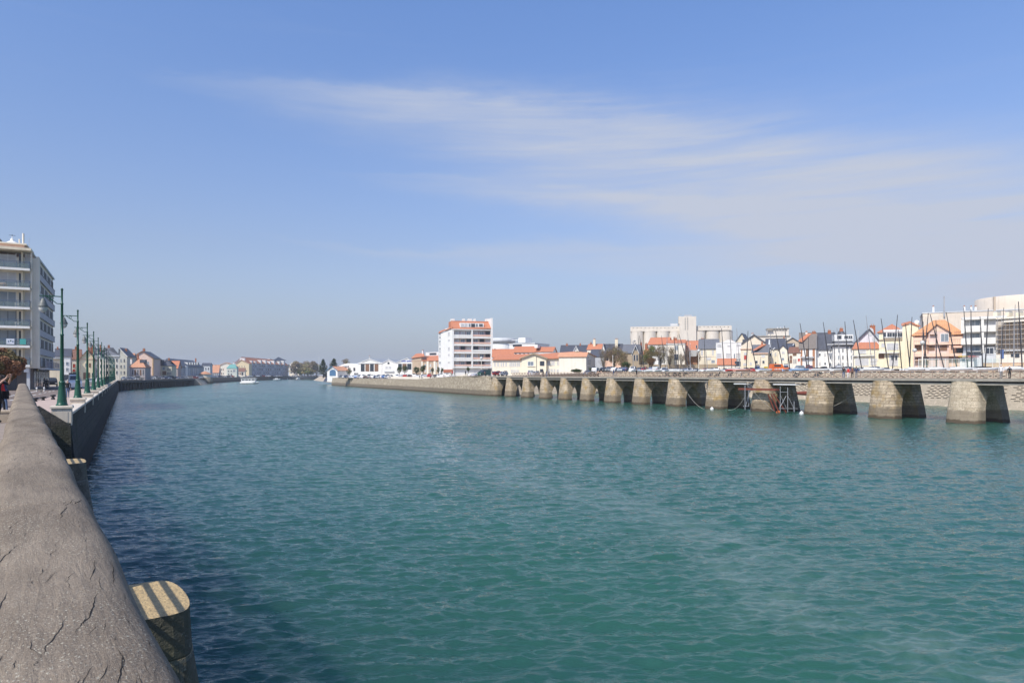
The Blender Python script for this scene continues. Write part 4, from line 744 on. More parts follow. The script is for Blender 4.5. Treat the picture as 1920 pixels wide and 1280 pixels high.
b2.blk('base',mat('brick_red_base',(.45,.16,.09)),831,692.5,848,698,-.3,.29)
# white tank and terrace block behind
t_=P(940,380); tk=thing('storage_tank','white domed storage tank right of the tower block','tank',(t_.x,t_.y,4)); MB().lathe([(7.2,0),(7.2,18.5),(6.9,19.6),(5.2,20.9),(2.6,21.7),(.2,22)],n=32).build('shell',WHITE,tk)
MB().lathe([(7.9,20.2),(8.0,20.2),(8.0,22.6),(7.9,22.6)],n=32).build('walkway',LGREY,tk)
b=B('terrace_building','white modernist block with a rooftop box behind the orange roofs','building',955,330,1003,322).body(645,14,WHITE).flat(FRAME); b.blk('rooftop_box',WHITE,972,633,985,642,4,6); b.blk('roof_beam',FRAME,959,637,973,638,4.5,.5); b.win(962,646.5,978,649,'d')
b=B('house','white building with a low orange roof and arched windows behind the yellow offices','building',960,300,1006,296).body(660,10,WHITE).ridge(650.5,TILE,.4); b.grid(963,1003,662,666,5,1,.35,.8,'d')
b=B('house','small orange-roofed white house left of the slate-roofed pair','house',1004,296,1036,294).body(659,9,WHITE).ridge(651.5,TILE,.4); b.blk('upper_wall',WHITE,1002,646,1008,652,-1,6)
b=B('house','orange-roofed annexe tucked behind the tower block','house',924,262,962,262).body(669,10,PALE).ridge(655.5,TILE,.4); b.chim(928,655,662,1.4); b.chim(945,662,668,1.6)
# long yellow low offices
YW=plas('pale_yellow_render',(.80,.73,.56)); YW2=plas('cream_white_render',(.80,.74,.60))
b=B('office_building','long low cream yellow building with two gables and orange tile roofs','building',923,246,1108,236)
b.body(672,11,YW2,u1=1094)
def gb(u0,u1,ue,va,ve): 
    a=b.loc(u0,ve,-1.6); c=b.loc(u1,ve,-1.6); o=MB().box(a.x,c.x,-1.6,9,-2,a.z).build('wing',YW,b.o); b.m=YW
    ap=b.loc(ue,va,-1.6); b.gable(ue,va,TILE,.7,STONEH,a.x,c.x,11,-1.6,a.z)
gb(978,1024,1001,663,671.5); gb(1062,1100,1083,659,669)
b.poly('roof',TILE,[(922,673.5,-.8),(985,672.5,-.8),(998,663,5.5),(936,664.5,5.5)],.3); b.poly('roof',TILE,[(1018,671.5,-.8),(1066,669.8,-.8),(1083,658.3,5.5),(1008,663.5,5.5)],.3)
b.poly('roof',TILE,[(936,664.5,5.5),(998,663,5.5),(996,668,11.8),(930,669,11.8)],.3); b.poly('roof',TILE,[(1008,663.5,5.5),(1083,658.5,5.5),(1080,664,11.8),(1010,668,11.8)],.3)
for u_ in (927,933,939,943,948,955.5,959,962.5,966,970,973): b.win(u_,679,u_+1.9,686.5,'s')
for u_ in (1026.5,1029.5,1034,1037.5,1045,1049,1056): b.win(u_,677,u_+2.2,684.5,'s')
b.win(990,678,1000,685,'g',-1.6); b.win(1013,677.5,1020,684.5,'d',-1.6); b.win(1072,676,1079,683,'d',-1.6); b.win(1082.5,676,1090,683,'g',-1.6); b.blk('sill',YW2,1071,684,1091,685.2,-1.9,.29); b.blk('sill',YW2,989,686,1003,687,-1.9,.29)
b.win(990,694,1000,699,'g',-1.6); b.win(1013,692,1018,697,'d',-1.6); b.grid(1028,1042,691,698,3,1,.6,.8,'s'); b.win(1044,692,1050,698,'s'); b.win(1054,691,1061,693,'g'); b.grid(958,974,693,698.5,6,1,.45,.9,'s')
b.blk('drainpipe',DFRAME,1005.6,668,1006.2,697,-1.72,.1)
b=B('house','shaded cream gabled wing with a tall glass corner window','house',1099,232,1116,243).body(668,10,PALE); b.gable(1101,661,TILE2,.4); b.win(1101,674,1107,684,'g'); b.win(1101,686,1107,693,'g')
# houses behind
b=B('house','white house with a slate roof and steep white-trimmed dormer behind the yellow building','house',1051,292,1104,290).body(661,11,WHITE).ridge(648,SLATE,.4); b.m=WHITE; b.gable(1080,649,SLATE,.4,FRAME,b.loc(1074,660,-.5).x,b.loc(1086,660,-.5).x,6,-.5,b.loc(1080,660,-.5).z); b.win(1079,652,1081.5,656,'s',-.5); b.chim(1063,645,649,2); b.chim(1088,645,649,1)
b=B('house','house with a bright orange roof and two tall pale chimneys','house',1101,290,1130,288).body(655,9,PALE).ridge(646,TILE,.3); b.chim(1114.5,636,648,2.4,CREAM,3); b.chim(1108,643,648,1)
b=B('house','dark low slate roof in front of the orange roof and chimneys','house',1106,268,1133,266).body(668,8,GREY).ridge(656,SLATE,.3)
b=B('villa','slate-roofed white villa with a tall chimney behind the bare trees','house',1129,270,1164,268).body(665,10,PALE).ridge(646,SLATE,.4); b.m=WHITE; b.gable(1131,645,SLATE,.3,FRAME,b.loc(1127,664,-.5).x,b.loc(1136,664,-.5).x,9,-.5,b.loc(1131,664,-.5).z); b.chim(1156,636,648,3.0,CREAM,3); b.win(1152,654,1154.5,660,'w'); b.win(1158,654,1161,660,'w'); b.grid(1136,1162,666,684,4,1,.4,.6)
b.blk('porch',SALM,1117,676,1166,690,-3,2)
tag(MB().box(-1,1,-1,1,0,1).build('garden_wall',SALM,None,P(1142,240,z=6.0)),'salmon garden wall below the bare trees','wall'); bpy.data.objects['garden_wall'].scale=(5.2,.25,2.2)
b=B('villa','stone house with slate roof, pointed dormer and tall bay window','house',1167,262,1198,260).body(661,10,STONEH).ridge(647,LSLATE,.4); b.m=STONEH; b.gable(1192,648,LSLATE,.4,FRAME,b.loc(1186,662,-1.2).x,b.loc(1198,662,-1.2).x,7,-1.2,b.loc(1192,662,-1.2).z); b.blk('bay',STONEH,1186,662,1198,690,-1.2,1.19); b.win(1191,651,1194,657,'w',-1.2); b.win(1188,665,1191,676,'w',-1.2); b.win(1193,665,1196,676,'w',-1.2); b.chim(1202,643,650,1.4)
# silos
b=B('grain_silo','massive pale concrete grain silo with seven round bins and a central tower','silo',1182,505,1373,490,4)
zt1=b.loc(1250,620).z; zt0=b.loc(1250,612).z
for i,u_ in enumerate((1195,1219,1243,1266.5,1310.5,1336,1361)):
    c=b.loc(u_,621,5); MB().lathe([(4.8,-1),(4.8,c.z-.3)],c.x,5,40).lathe([(4.95,c.z-.299),(4.95,c.z)],c.x,5,40).build('bin',SILO,b.o)
b.body(621,14,SILO,d=7.5); b.blk('gallery',SILO,1182,612,1274,621,2,11); b.blk('gallery',SILO,1306,610.5,1372,619,2,11); b.blk('tower',SILO,1274,593,1305.5,700,-1.5,13)
b.blk('gallery',LGREY,1305,611,1310,619,3,6); b.blk('tower_top',GREY,1283,590,1297,593,1,6); b.blk('parapet',SILO,1272.5,593,1276,606,-1,9); b.blk('sign_frame',LGREY,1257,606.5,1270.5,611,4,1)
for q in range(12): 
    u_=1187+q*7.4; b.win(u_,614,u_+.9,615.2,'d',2)
for q in range(8): u_=1312+q*7.6; b.win(u_,612,u_+.9,613.3,'d',2)
for q in range(7): b.win(1284.3,596+q*3.4,1285.3,597.6+q*3.4,'d',-1.5); b.win(1289,596+q*3.4,1290,597.6+q*3.4,'d',-1.5)
for u_ in (1275,1277,1303,1300): b.blk('antenna',STEEL,u_,587,u_+.3,593,0,.2)
c=b.loc(1189.5,641.5,0); mb=MB(); mb.tube([(c.x+.75*math.cos(q)*1.6,.06,c.z+1.4*math.sin(q)) for q in np.linspace(.9,2*PI-.1,14)],.28,6); mb.build('emblem',GREY,b.o)
b=B('warehouse','pale flat-roofed silo annexe with a row of square windows on the skyline','warehouse',1419,420,1483,415,4).body(630,16,SILO).flat(LGREY); b.blk('upper_block',SILO,1440,615.5,1479,630,1,10); b.blk('roof',CONC,1439,615,1480,616.5,.6,11)
for q in range(10): u_=1449+q*2.8; b.win(u_,617.5,u_+1.5,620,'d',1)
b.blk('low_roof',CONC,1438,617,1449,619,-1,3); b.blk('beam',CONC,1412,629,1481,630.5,-.6,.59)
for u_ in (1457,1463,1469): b.blk('aerial',FRAME,u_,613,u_+1.4,615,3,.5)
# right bank houses continued
b=B('house','white house with an orange roof seen between bare trees below the silo','house',1202,270,1216,268).body(668,9,OFFW).ridge(655,TILE,.4); b.chim(1212,644.5,651,2.2)
b=B('house','white gabled house with a bright orange roof in front of the second silo bin','house',1216,258,1251,255).body(645,10,WHITE).ridge(634,TILE,.4); b.grid(1222,1250,655,690,3,2,.35,.4,'ws')
b=B('house','cream house with orange roof, pilasters and a dark front door','house',1249,252,1284,250).body(643.5,10,PALE).ridge(638.5,TILE,.3); b.chim(1266,634,640,3.4); b.win(1265,648,1271,656,'g'); b.win(1264,664,1268,674,'d'); b.win(1269,664,1272,674,'d'); b.blk('garage',mat('olive_grey',(.20,.18,.13)),1252,668,1264,684,-2,1.99); b.blk('cornice',FRAME,1249,643,1284,645,-.3,.29)
b=B('house','low brown brick house with an orange roof and tall brick chimneys','house',1281,258,1322,256).body(656,10,mat('brown_brick',(.32,.17,.10),.9)).ridge(640,TILE,.4); b.chim(1317,635,642,3.2); b.win(1305,647,1307.5,653,'w',-.9); b.blk('lean_to',GREY,1295,656,1309,668,-2,1.9); b.chim(1290,639,643,1.2)
b=B('house','yellow cream house with a broad slate roof and tall arched shutters','house',1311,246,1347,244).body(653,10,CREAM).ridge(637,LSLATE,.4); b.win(1314.5,656,1317.5,665,'s'); b.win(1335,656,1338.5,665,'s'); b.blk('string_course',PALE,1311,667,1347,668.3,-.15,.14); b.win(1334,675,1340,680,'g'); b.win(1326,671,1333,674,'s'); b.blk('render_panel',YW,1322,655,1333,666,-.05,.045)
b=B('garage','small cream garage with a low red tile roof in front of the white house','garage',1346,234,1378,232).body(683,6,OFFW).ridge(673.5,TILE,.4); b.win(1378.5,678,1388,686,'d')
b=B('house','wide white house with a stepped curved parapet and grey blinds','house',1343,242,1390,240).body(643,10,WHITE).flat(FRAME,.2,.1); b.m=WHITE
mb=MB(); a=b.loc(1367,637); x0,x1=b.x0,b.x1; mb.prism([(x0+.2,b.top),(x1-.2,b.top),(x1-2.2,b.top+.25),(a.x+2.6,a.z-1.0),(a.x+.6,a.z),(a.x-.6,a.z),(a.x-2.6,a.z-1.0),(x0+2.2,b.top+.25)],'y',-.02,.8); mb.build('parapet',WHITE,b.o)
for u_ in (1344,1361.5,1380): b.win(u_,662.5,u_+8,671,'s')
b.win(1345,645.5,1352,646.3,'s'); b.win(1345,648.5,1352,649.4,'s'); b.win(1364,647.5,1369,648.6,'s'); b.win(1381,646,1388,648,'s'); b.win(1376,663,1378,673,'g'); b.win(1380,673,1388,676,'g')
b=B('house','row of three cream gables with dark slate roofs seen behind the white house','terrace',1372,275,1404,272).body(650,12,CREAM); b.gable(1391,625,SLATE,.5,None); b.chim(1374,640,650,.8,CREAM)
b=B('house','large cream gable end with a slate roof rising behind the masts','house',1386,258,1440,254).body(646,14,plas('peach_render',(.80,.69,.54))); b.gable(1414,627.5,SLATE,.6,SLATE); b.chim(1411,626,630,2.6,LGREY,4); b.blk('side_slope',SLATE,1392,636,1398,640,1,3)
b=B('house','cream lower house front with small shuttered windows left of the orange porch roof','house',1389,236,1414,234).body(655,9,CREAM).flat(TILE2,.2,.3); b.win(1395,661,1400,664,'s'); b.win(1395,666,1400,674,'r'); b.win(1394,681,1399,685,'s'); b.win(1406,679,1410,684,'s')
b=B('house','cream shop with a grey slate roof and salmon-edged eaves','house',1411,232,1440,230).body(661,8,CREAM).ridge(647.5,LSLATE,.4); b.poly('roof',TILE,[(1411,656,-.5),(1419,654,-.5),(1437,645,4),(1428,645.5,4)],.3); b.chim(1429,643,647,1.2); b.blk('eaves',SALM,1410.5,661.3,1440,663,-.5,.49); b.grid(1412,1438,675,682,2,1,.3,.7); b.win(1428,666,1434,669,'s')
b=B('house','cream house with a steep dark slate roof and white gutters','house',1438,238,1472,236).body(653,10,YW2).ridge(636,SLATE,.4); b.poly('roof_trim',FRAME,[(1449,654,-.6),(1450.5,654,-.6),(1472,636.5,4.8),(1470.5,636.5,4.8)],.25); b.grid(1440,1468,656,690,3,2,.3,.35,'ws'); b.poly('party_wall',LGREY,[(1440,655,-.3),(1445,655,-.3),(1443.5,636.5,3),(1441.5,636.5,3)],.6)
b=B('house','pale house with a small arched gable and white-trimmed dark slate roof','house',1461,230,1486,228).body(655,9,YW2).ridge(645,SLATE,.3); b.m=YW2; b.gable(1468,648,SLATE,.3,None,b.x0,b.loc(1477,650).x,7,-1,b.loc(1468,656,-1).z); b.blk('front',YW2,1461.2,656,1477,695,-1,.99); b.win(1466,659.5,1471,662,'s',-1); b.win(1466,671,1470,675,'g',-1)
b.poly('roof_trim',FRAME,[(1479,656,-.4),(1480.5,656,-.4),(1489,644.5,4),(1487.5,644.5,4)],.2)
b=B('house','house with a brown gable wall and slate roof on the skyline behind the lifeboat','house',1470,268,1500,266).body(642,10,BEIGE); b.gable(1486,633.5,SLATE,.5); b.chim(1470,632,640,.8)
b=B('house','cream cottage with brown round-headed windows and a red door','house',1478,226,1501,224).body(661,8,PALE).ridge(652,BTILE,.3); b.win(1481,667,1485,672,'n'); b.win(1481,674,1485,680,'n'); b.win(1487,663,1493,666,'n'); b.win(1496,672,1500,677,'r'); b.grid(1487,1494,670,684,2,1,.4,.6,'w')
b=B('house','tall house with a brown slate roof, white pilasters and brick panels','house',1500,224,1530,222).body(652,11,WHITE).ridge(625,mat('brown_slate',(.20,.17,.145),.7,kind='slate'),.4); b.blk('panel',mat('brick_panel',(.42,.20,.10)),1501,655,1504.5,688,-.06,.055); b.blk('panel',mat('brick_panel',(.42,.2,.1)),1523.5,653,1528,690,-.06,.055); b.win(1511.5,654,1516.5,673,'n'); b.blk('balcony',GREY,1502,668.5,1526,671,-1,.99); b.win(1512,677,1516,688,'s'); b.chim(1526,622,628,3); b.poly('roof',TILE,[(1497,638,1),(1504,640,1),(1522,625,5.2),(1514,625,5.2)],.3); b.chim(1512,623,626,1.4,WHITE)
b=B('house','white house with dark slate roof sweeping down beside the brick panelled house','house',1530,224,1568,222).body(654,11,WHITE).ridge(625,SLATE,.4); b.chim(1555,620,627,2.2); b.grid(1532,1552,656,690,2,2,.28,.22,'ws'); b.win(1539,656.5,1546,658,'s'); b.win(1560,670,1565,680,'g')
b=B('house','white house with a glazed attic balcony and dark slate roof','house',1562,220,1602,218).body(648,11,WHITE).ridge(620,LSLATE,.3,4); b.blk('attic_storey',FRAME,1563.5,627,1600,639,1,5); 
for u_ in (1570,1583,1591): b.win(u_,629.5,u_+7,634.5,'d' if u_<1580 else 'w',1)
b.balc(1551,1602,642,645.5,FRAME,-1.2,True); b.grid(1553,1600,650,690,6,3,.25,.5,'sgw'); b.chim(1577.5,616,622,2.4); b.win(1588,646,1591,655,'g'); b.win(1594,646,1597,655,'g')
b=B('house','white gable end with an oval sign and dark slate roof behind the masts','house',1602,216,1652,213).body(644,12,plas('cool_white_render',(.74,.72,.76))); b.gable(1630,617,SLATE,.6,SLATE); b.chim(1636,610.5,622,4.2,BRICK,3)
c=b.loc(1632.5,628); mb=MB(); mb.prism([(c.x+.85*math.cos(q),c.z+1.0+1.35*math.sin(q)) for q in np.linspace(0,2*PI,18)[:-1]],'y',-.08,-.003); mb.prism([(c.x+1.2+1.0*math.cos(q)*.9,c.z-1.2+1.0*math.sin(q)) for q in np.linspace(0,2*PI,18)[:-1]],'y',-.08,-.003); mb.build('wall_sign',LGREY,b.o)
b=B('house','low yellow house with an orange roof and garage doors','house',1601,206,1650,203).body(653,8,YW).ridge(642.5,TILE,.4,1); b.win(1612,656,1623,662,'s'); b.win(1604,673,1628,684,'s',name='garage_door'); b.win(1631,673,1645,675,'s'); b.win(1632,677,1643,683,'s'); b.blk('post',YW,1629.5,655,1632,694,-.15,.14); b.balc(1598,1640,664,667,FRAME,-.8,True)
b=B('apartment_building','yellow three storey house with a white glazed loggia under an orange roof','house',1648,201,1702,197).body(622,12,plas('butter_render',(.82,.74,.53)),u1=1693).ridge(608.5,TILE,.5,3.5)
b.blk('wing',plas('butter_render',(.82,.74,.53)),1692,607,1722,700,-.6,12); b.poly('wing_roof',TILE,[(1690,609,-1),(1708,603.5,-1),(1706,602,12),(1690,606,12)],.3); b.poly('wing_roof',TILE,[(1706,603.5,-1),(1726,611,-1),(1724,609,12),(1706,602,12)],.3)
b.blk('loggia',FRAME,1655,617.5,1698,633,-.5,.49)
for u_ in (1657.5,1664,1668.5,1673.5,1678,1683.5,1688): b.win(u_,624,u_+3.4,630.5,'d',-.5)
b.blk('string_course',BEIGE,1648,635.5,1700,637,-.4,.39); b.win(1653,644,1659,650,'s'); b.win(1663,644,1684,655,'s'); b.balc(1646,1686,653,661.5,FRAME,-1.3,True); b.win(1648,664,1657,671,'n'); b.win(1668,664,1683,685,'s'); b.win(1671.5,667,1674,674,'d',-.05); b.win(1679,667,1682,674,'d',-.05)
k_=P(1719,205); tag(MB().lathe([(.01,-1.2),(.55,-.7),(.8,0),(.6,.55),(.2,.8)],n=14).build('satellite_dome',WHITE,None,Vector((k_.x,k_.y,zt(605,205)))),'round white dome on the roof ridge above the yellow wing','dome')
b=B('apartment_building','large pale flat-topped building with a slim steel flue behind the pink houses','apartment building',1730,262,1925,246).body(583,22,plas('ivory_render',(.68,.59,.48)),u0=1730,u1=1990).flat(LGREY,.4,.2); b.blk('flue',STEEL,1769,555.5,1772,594,-.7,.6); b.blk('gable_block',plas('ivory_render',(.68,.59,.48)),1730.5,592,1760,640,-1.5,1.49)
for u_ in (1750,1808,1821,1829): b.chim(u_,575,584,1.2,WHITE,3)
c=b.loc(1924,560,16); mb=MB(); mb.lathe([(16.5,b.top),(16.5,c.z),(16.2,c.z+.25)],c.x,16,48); mb.build('drum',plas('ivory_render',(.68,.59,.48)),b.o); b.blk('mast_tower',BEIGE,1863,556,1867,584,-.5,2)
b=B('apartment_building','salmon pink flats with an orange roof, green-framed bay window and striped awning','apartment building',1712,188,1808,181).body(626,12,plas('light_salmon_render',(.80,.58,.44)),u1=1806)
b.ridge(601,mat('light_orange_tile',(.70,.36,.17),.85,(.6,.3,.14),kind='tile'),.5,5); b.m=plas('light_salmon_render',(.8,.5,.34)); b.gable(1757,608,MATS['light_orange_tile'],.6,None,b.loc(1741,625,-.8).x,b.loc(1779,625,-.8).x,8,-.8,b.loc(1757,621.5,-.8).z)
b.blk('bay',plas('pink_bay',(.70,.54,.47)),1741,621,1779,697,-.8,.79); b.win(1764.5,626,1778,640,'g',-.8); b.blk('awning_bar',SHUTN,1743,626.5,1757,627.7,-1.6,.8)
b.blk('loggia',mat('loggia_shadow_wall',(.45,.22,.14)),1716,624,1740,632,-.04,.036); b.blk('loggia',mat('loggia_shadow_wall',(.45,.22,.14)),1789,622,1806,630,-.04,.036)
for v0 in (639,669): b.balc(1714,1741,v0,v0+6.5,MATS['light_salmon_render'],-1.4)
b.balc(1779,1807,636,645,MATS['light_salmon_render'],-1.4); b.blk('balcony',MATS['light_salmon_render'],1741,643,1779,646,-1.6,.79)
for u_ in (1716,1739.5,1763): b.win(u_,648,u_+12,656,'n',-.04 if u_<1735 else -.8)
b.blk('balcony',MATS['light_salmon_render'],1714,662.5,1808,668,-1.7,1.69); b.win(1794,652,1805,661,'d'); b.blk('post',SALM,1779,646.5,1783,662,-1.2,1.1)
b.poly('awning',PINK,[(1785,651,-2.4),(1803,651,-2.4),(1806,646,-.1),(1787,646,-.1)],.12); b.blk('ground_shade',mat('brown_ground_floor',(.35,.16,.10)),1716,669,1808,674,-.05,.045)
b=B('apartment_building','white flats with three rows of deep balconies and grey blinds','apartment building',1806,176,1866,172).body(596,12,GREY,u1=1884).flat(LGREY,.3,.4)
WB=plas('balcony_white',(.74,.72,.66))
for v0,v1 in ((610,622),(633,645)): b.wallb(1802,1867,v0,v1,WB,-1.6); b.blk('soffit',CONC,1802,v1+.3,1867,v1+1.6,-1.5,1.49)
b.blk('soffit',WB,1804,595.5,1867,598.5,-1.6,1.59)
for v0,v1 in ((600,611),(625,634),(647,658)):
    for u_,uw in ((1808,9),(1819,18),(1845,8),(1855,11)): b.win(u_,v0,u_+uw,v1,'s' if uw<15 else 'g')
b.blk('pilaster',WB,1839.5,596,1845,662,-1.5,1.49); b.blk('ground_wall',LGREY,1804,662,1868,700,-1.4,1.39); b.win(1815,660,1841,664.5,'d',-1.4); b.win(1848,652,1863,663,'w',-1.4); b.blk('end_panel',WB,1802,600,1808,625,-1.62,1.5)
b=B('scaffolded_building','building wrapped in grey scaffold netting with pale roof ledges at the right edge','building',1867,172,1935,165).body(598,12,mat('netting',(.55,.50,.44),.95,(.45,.41,.36),.4)); b.blk('roof_ledge',PALE,1867,593,1935,596.5,-.5,8); b.blk('roof_ledge',PALE,1878,600,1935,603,-1.6,1.5); b.blk('ledge',FRAME,1878,654,1935,657.5,-1.3,1.2)
for q in range(9): b.blk('scaffold_pole',STEEL,1870+q*7.5,596,1870.5+q*7.5,690,-1.5,.1)
for q in range(7): b.blk('scaffold_board',BEIGE,1868,608+q*9,1935,609+q*9,-1.5,1.2)
for u_ in (1866,1888,1908): b.blk('chimney',CREAM,u_-4,585,u_+4,593,3,2); b.blk('chimney_cap',GREY,u_-3,583,u_+3,585,3,2)
b.blk('ground_wall',PALE,1868,664,1935,700,-1.8,.28); b.win(1896,663,1901,668,'d',-1.8); b.win(1904,663,1911,669,'d',-1.8); b.blk('blue_panel',TARP,1876,655,1882,672,-1.9,.09)
b=B('boundary_wall','long low grey garden wall behind the parked cars','wall',1180,250,1372,236).body(683,.5,STONEH)
b=B('boundary_wall','pale wall with a rusty orange top in front of the scaffolded building','wall',1842,160,1935,156).body(681,.5,mat('stained_cream_wall',(.66,.52,.36),.9,(.55,.36,.2),1.5)).flat(TILE2,.12,.05)
b=B('chain_fence','tall pale mesh fence with white posts round the boat park','fence',1722,152,1880,144)
for q in range(13): b.blk('post',FRAME,1722+q*12.6,672,1722.8+q*12.6,696,0,.08)
b.blk('rail',FRAME,1722,672,1875,672.6,.02,.05); b.blk('rail',FRAME,1722,690,1875,690.5,.02,.05)
mb=MB(); a=b.loc(1722,673); c=b.loc(1875,690)
for q in range(150): x_=a.x+(c.x-a.x)*q/150; mb.box(x_,x_+.02,.03,.05,c.z,a.z)
mb.build('mesh',GRNP,b.o)
b=B('kiosk','small white kiosk with a yellow and red striped canopy by the boat park','kiosk',1800,158,1826,156).body(670,3,WHITE); b.blk('canopy',YELP,1797,667,1815,668.6,-1,4); b.blk('canopy',REDP,1815.1,667,1828,668.6,-1,4); b.win(1804,671.5,1812,677,'b')

# ------------------------------------------------------------ trees
LEAF={}
def leafmat(n,c,c2):
    if n not in LEAF: LEAF[n]=mat(n,c,.8,c2,1.3,spec=.2)
    return LEAF[n]
BARK=mat('bark',(.14,.11,.085),.95); BARKL=mat('pale_bark',(.34,.29,.22),.95)
def tree(name,label,u,zc,vtop,vbase,wpx,kind='round',m=None,N=2600,base=None,group=None,bark=None):
    p=P(u,zc); g=land(p.x,p.y) if base is None else base; sc_=zc/F; topz=zt(vtop,zc)-g; wd=wpx*sc_; t=thing(name,label,'tree',(p.x,p.y,g-.05),random.uniform(0,6),group); hh=topz; bark=bark or BARK
    bz=zt(vbase,zc)-g; th=max(hh*.08,min(bz,hh*.6)); ls=max(.10,wd*.035); N=int(N*2.2) if kind=='bare' else N; r_=np.random.default_rng(int(u*7+vtop)); tw=max(.09,wd*.028)
    mb=MB(); mb.tube([(0,0,-.3),(.05,.03,th*.6),(0,.05,th+(hh-th)*.35)],[tw*1.4,tw,tw*.6],8); tips=[]
    nb=16 if kind=='bare' else 9
    for k in range(nb):
        a=k*2.4; z0=th*(.7)+(hh-th)*.35*k/nb; q=Vector((math.cos(a)*wd*.36*r_.uniform(.6,1.1),math.sin(a)*wd*.36*r_.uniform(.6,1.1),th+(hh-th)*r_.uniform(.45,.92))); mid=Vector((q.x*.5,q.y*.5,z0+(q.z-z0)*.45))
        mb.tube([(0,0,z0),mid,q],[tw*.5,tw*.32,tw*.12],5); tips.append(q)
        if kind=='bare':
            for j in range(7):
                d=Vector(r_.normal(0,1,3)); d.z=abs(d.z)*.8; s0=mid.lerp(q,r_.uniform(.1,1)); e0=s0+d*wd*.11; mb.tube([s0,s0.lerp(e0,.5)+Vector(r_.normal(0,wd*.01,3)),e0],[tw*.16,tw*.11,tw*.05],3,False)
                for i in range(3): d2=Vector(r_.normal(0,1,3)); d2.z=abs(d2.z)*.6; s1=s0.lerp(e0,r_.uniform(.3,1)); mb.tube([s1,s1+d2*wd*.06],[tw*.08,tw*.03],3,False)
    mb.build('trunk',bark,t)
    nc=(60 if N>9000 else 26) if kind!='pine' else 34; cs=[]
    for k in range(nc):
        if kind=='pine': f=k/nc; rad=wd*.5*(1-f)**.75*(1.0 if f>.12 else .8); a=k*2.4; cs.append((rad*.75*math.cos(a)*r_.uniform(.5,1),rad*.75*math.sin(a)*r_.uniform(.5,1),th*.7+(hh-th*.7)*f*.96,max(.12,rad*.5+.03*wd),.11*hh))
        else:
            d=r_.normal(0,1,3); d/=np.linalg.norm(d); rr_=r_.uniform(.35,.78); zc_=(th+hh)/2; cs.append((d[0]*wd*.5*rr_,d[1]*wd*.5*rr_,zc_+d[2]*(hh-th)*.5*rr_,wd*r_.uniform(.11,.2),(hh-th)*r_.uniform(.09,.17)))
    cs=np.array(cs); ci=r_.integers(0,nc,N); d=r_.normal(0,1,(N,3)); d/=np.linalg.norm(d,axis=1)[:,None]; rad=r_.uniform(.55,1,N)**.6
    pos=cs[ci,:3]+d*rad[:,None]*np.stack([cs[ci,3],cs[ci,3],cs[ci,4]],-1); pos[:,2]=np.minimum(pos[:,2],hh); pos[:,2]=np.maximum(pos[:,2],th*.85)
    s_=ls*r_.uniform(.5,1.2,N)*(.62 if kind=='bare' else 1); a1=r_.normal(0,1,(N,3)); a1/=np.linalg.norm(a1,axis=1)[:,None]; a2=np.cross(a1,r_.normal(0,1,(N,3))); a2/=np.linalg.norm(a2,axis=1)[:,None]
    V=np.stack([pos-a1*s_[:,None],pos+a2*s_[:,None]*.6,pos+a1*s_[:,None],pos-a2*s_[:,None]*.6],1).reshape(-1,3)
    me=bpy.data.meshes.new('crown'); me.from_pydata(V.tolist(),[],[(i*4,i*4+1,i*4+2,i*4+3) for i in range(N)]); 
    ms=m if isinstance(m,(list,tuple)) else [m]
    for k in ms: me.materials.append(k)
    me.polygons.foreach_set('material_index',((ci*5+1)%len(ms)).astype(np.int32) if len(ms)>1 else np.zeros(N,np.int32))
    o=bpy.data.objects.new('crown',me); COL.objects.link(o); o.parent=t; return t
DG=[leafmat('dark_leaf',(.035,.055,.02),(.05,.075,.028)),leafmat('mid_leaf',(.07,.10,.035),(.09,.12,.04))]; BR=[leafmat('brown_twig',(.27,.19,.12),(.20,.145,.095)),leafmat('olive_bud',(.22,.18,.08),(.27,.22,.10))]
PN=[leafmat('pine_needle',(.025,.04,.02),(.035,.05,.028)),leafmat('pine_needle_light',(.045,.065,.03),(.06,.08,.03))]; YG=[leafmat('spring_leaf',(.20,.22,.06),(.14,.17,.05)),BR[1]]; RB_=[leafmat('copper_leaf',(.26,.13,.07),(.34,.18,.10)),leafmat('olive_leaf',(.22,.18,.08),(.15,.12,.06))]
tree('street_tree','copper leaved street tree in front of the apartment block at the left edge',4,66,648,716,78,'round',RB_,26000,3.7)
tree('pine_tree','dark pine right behind the tall flagpole',606,430,673,700,24,'pine',PN); tree('pine_tree','dark broad pine above the little boathouse',626,440,672,700,27,'pine',PN)
FT=[leafmat('far_twig',(.27,.20,.12),(.22,.17,.10)),leafmat('far_bud',(.24,.21,.10),(.27,.24,.13))]
tree('poplar_tree','pale olive tree rising behind the low white hall',648,460,671,684,15,'round',BR,1600)
for u_,zc,vt,w_,lb,mm in ((557,905,676,34,'leftmost bare brown tree beyond the far quay',FT),(548,930,681,24,'low bare brown tree half hidden behind the cream flats',FT),(593,920,680,26,'bare brown tree just left of the tall flagpole',FT),(571,915,675,34,'bare brown tree second from the left beyond the far quay',FT),(583,900,673,32,'tallest bare brown tree, next to the green one beyond the far quay',FT),(577,800,689,30,'bright yellow green tree below the bare ones on the far quay',YG),(562,805,694,12,'small dark tree by the cream flats on the far quay',DG)): tree('bare_tree' if mm is FT else 'tree',lb,u_,zc,vt,703,w_,'round',mm,3400,4)
tree('round_tree','left of the two round clipped trees by the blue lettered sign',749,340,685,700,12,'round',DG); tree('round_tree','right of the two round clipped trees by the blue lettered sign',759,338,683,699,13,'round',DG)
tree('round_tree','left half of the broad dark tree before the tan flats',781,325,685,700,14,'round',DG); tree('round_tree','right half of the broad dark tree before the tan flats',793,322,683,700,16,'round',DG)
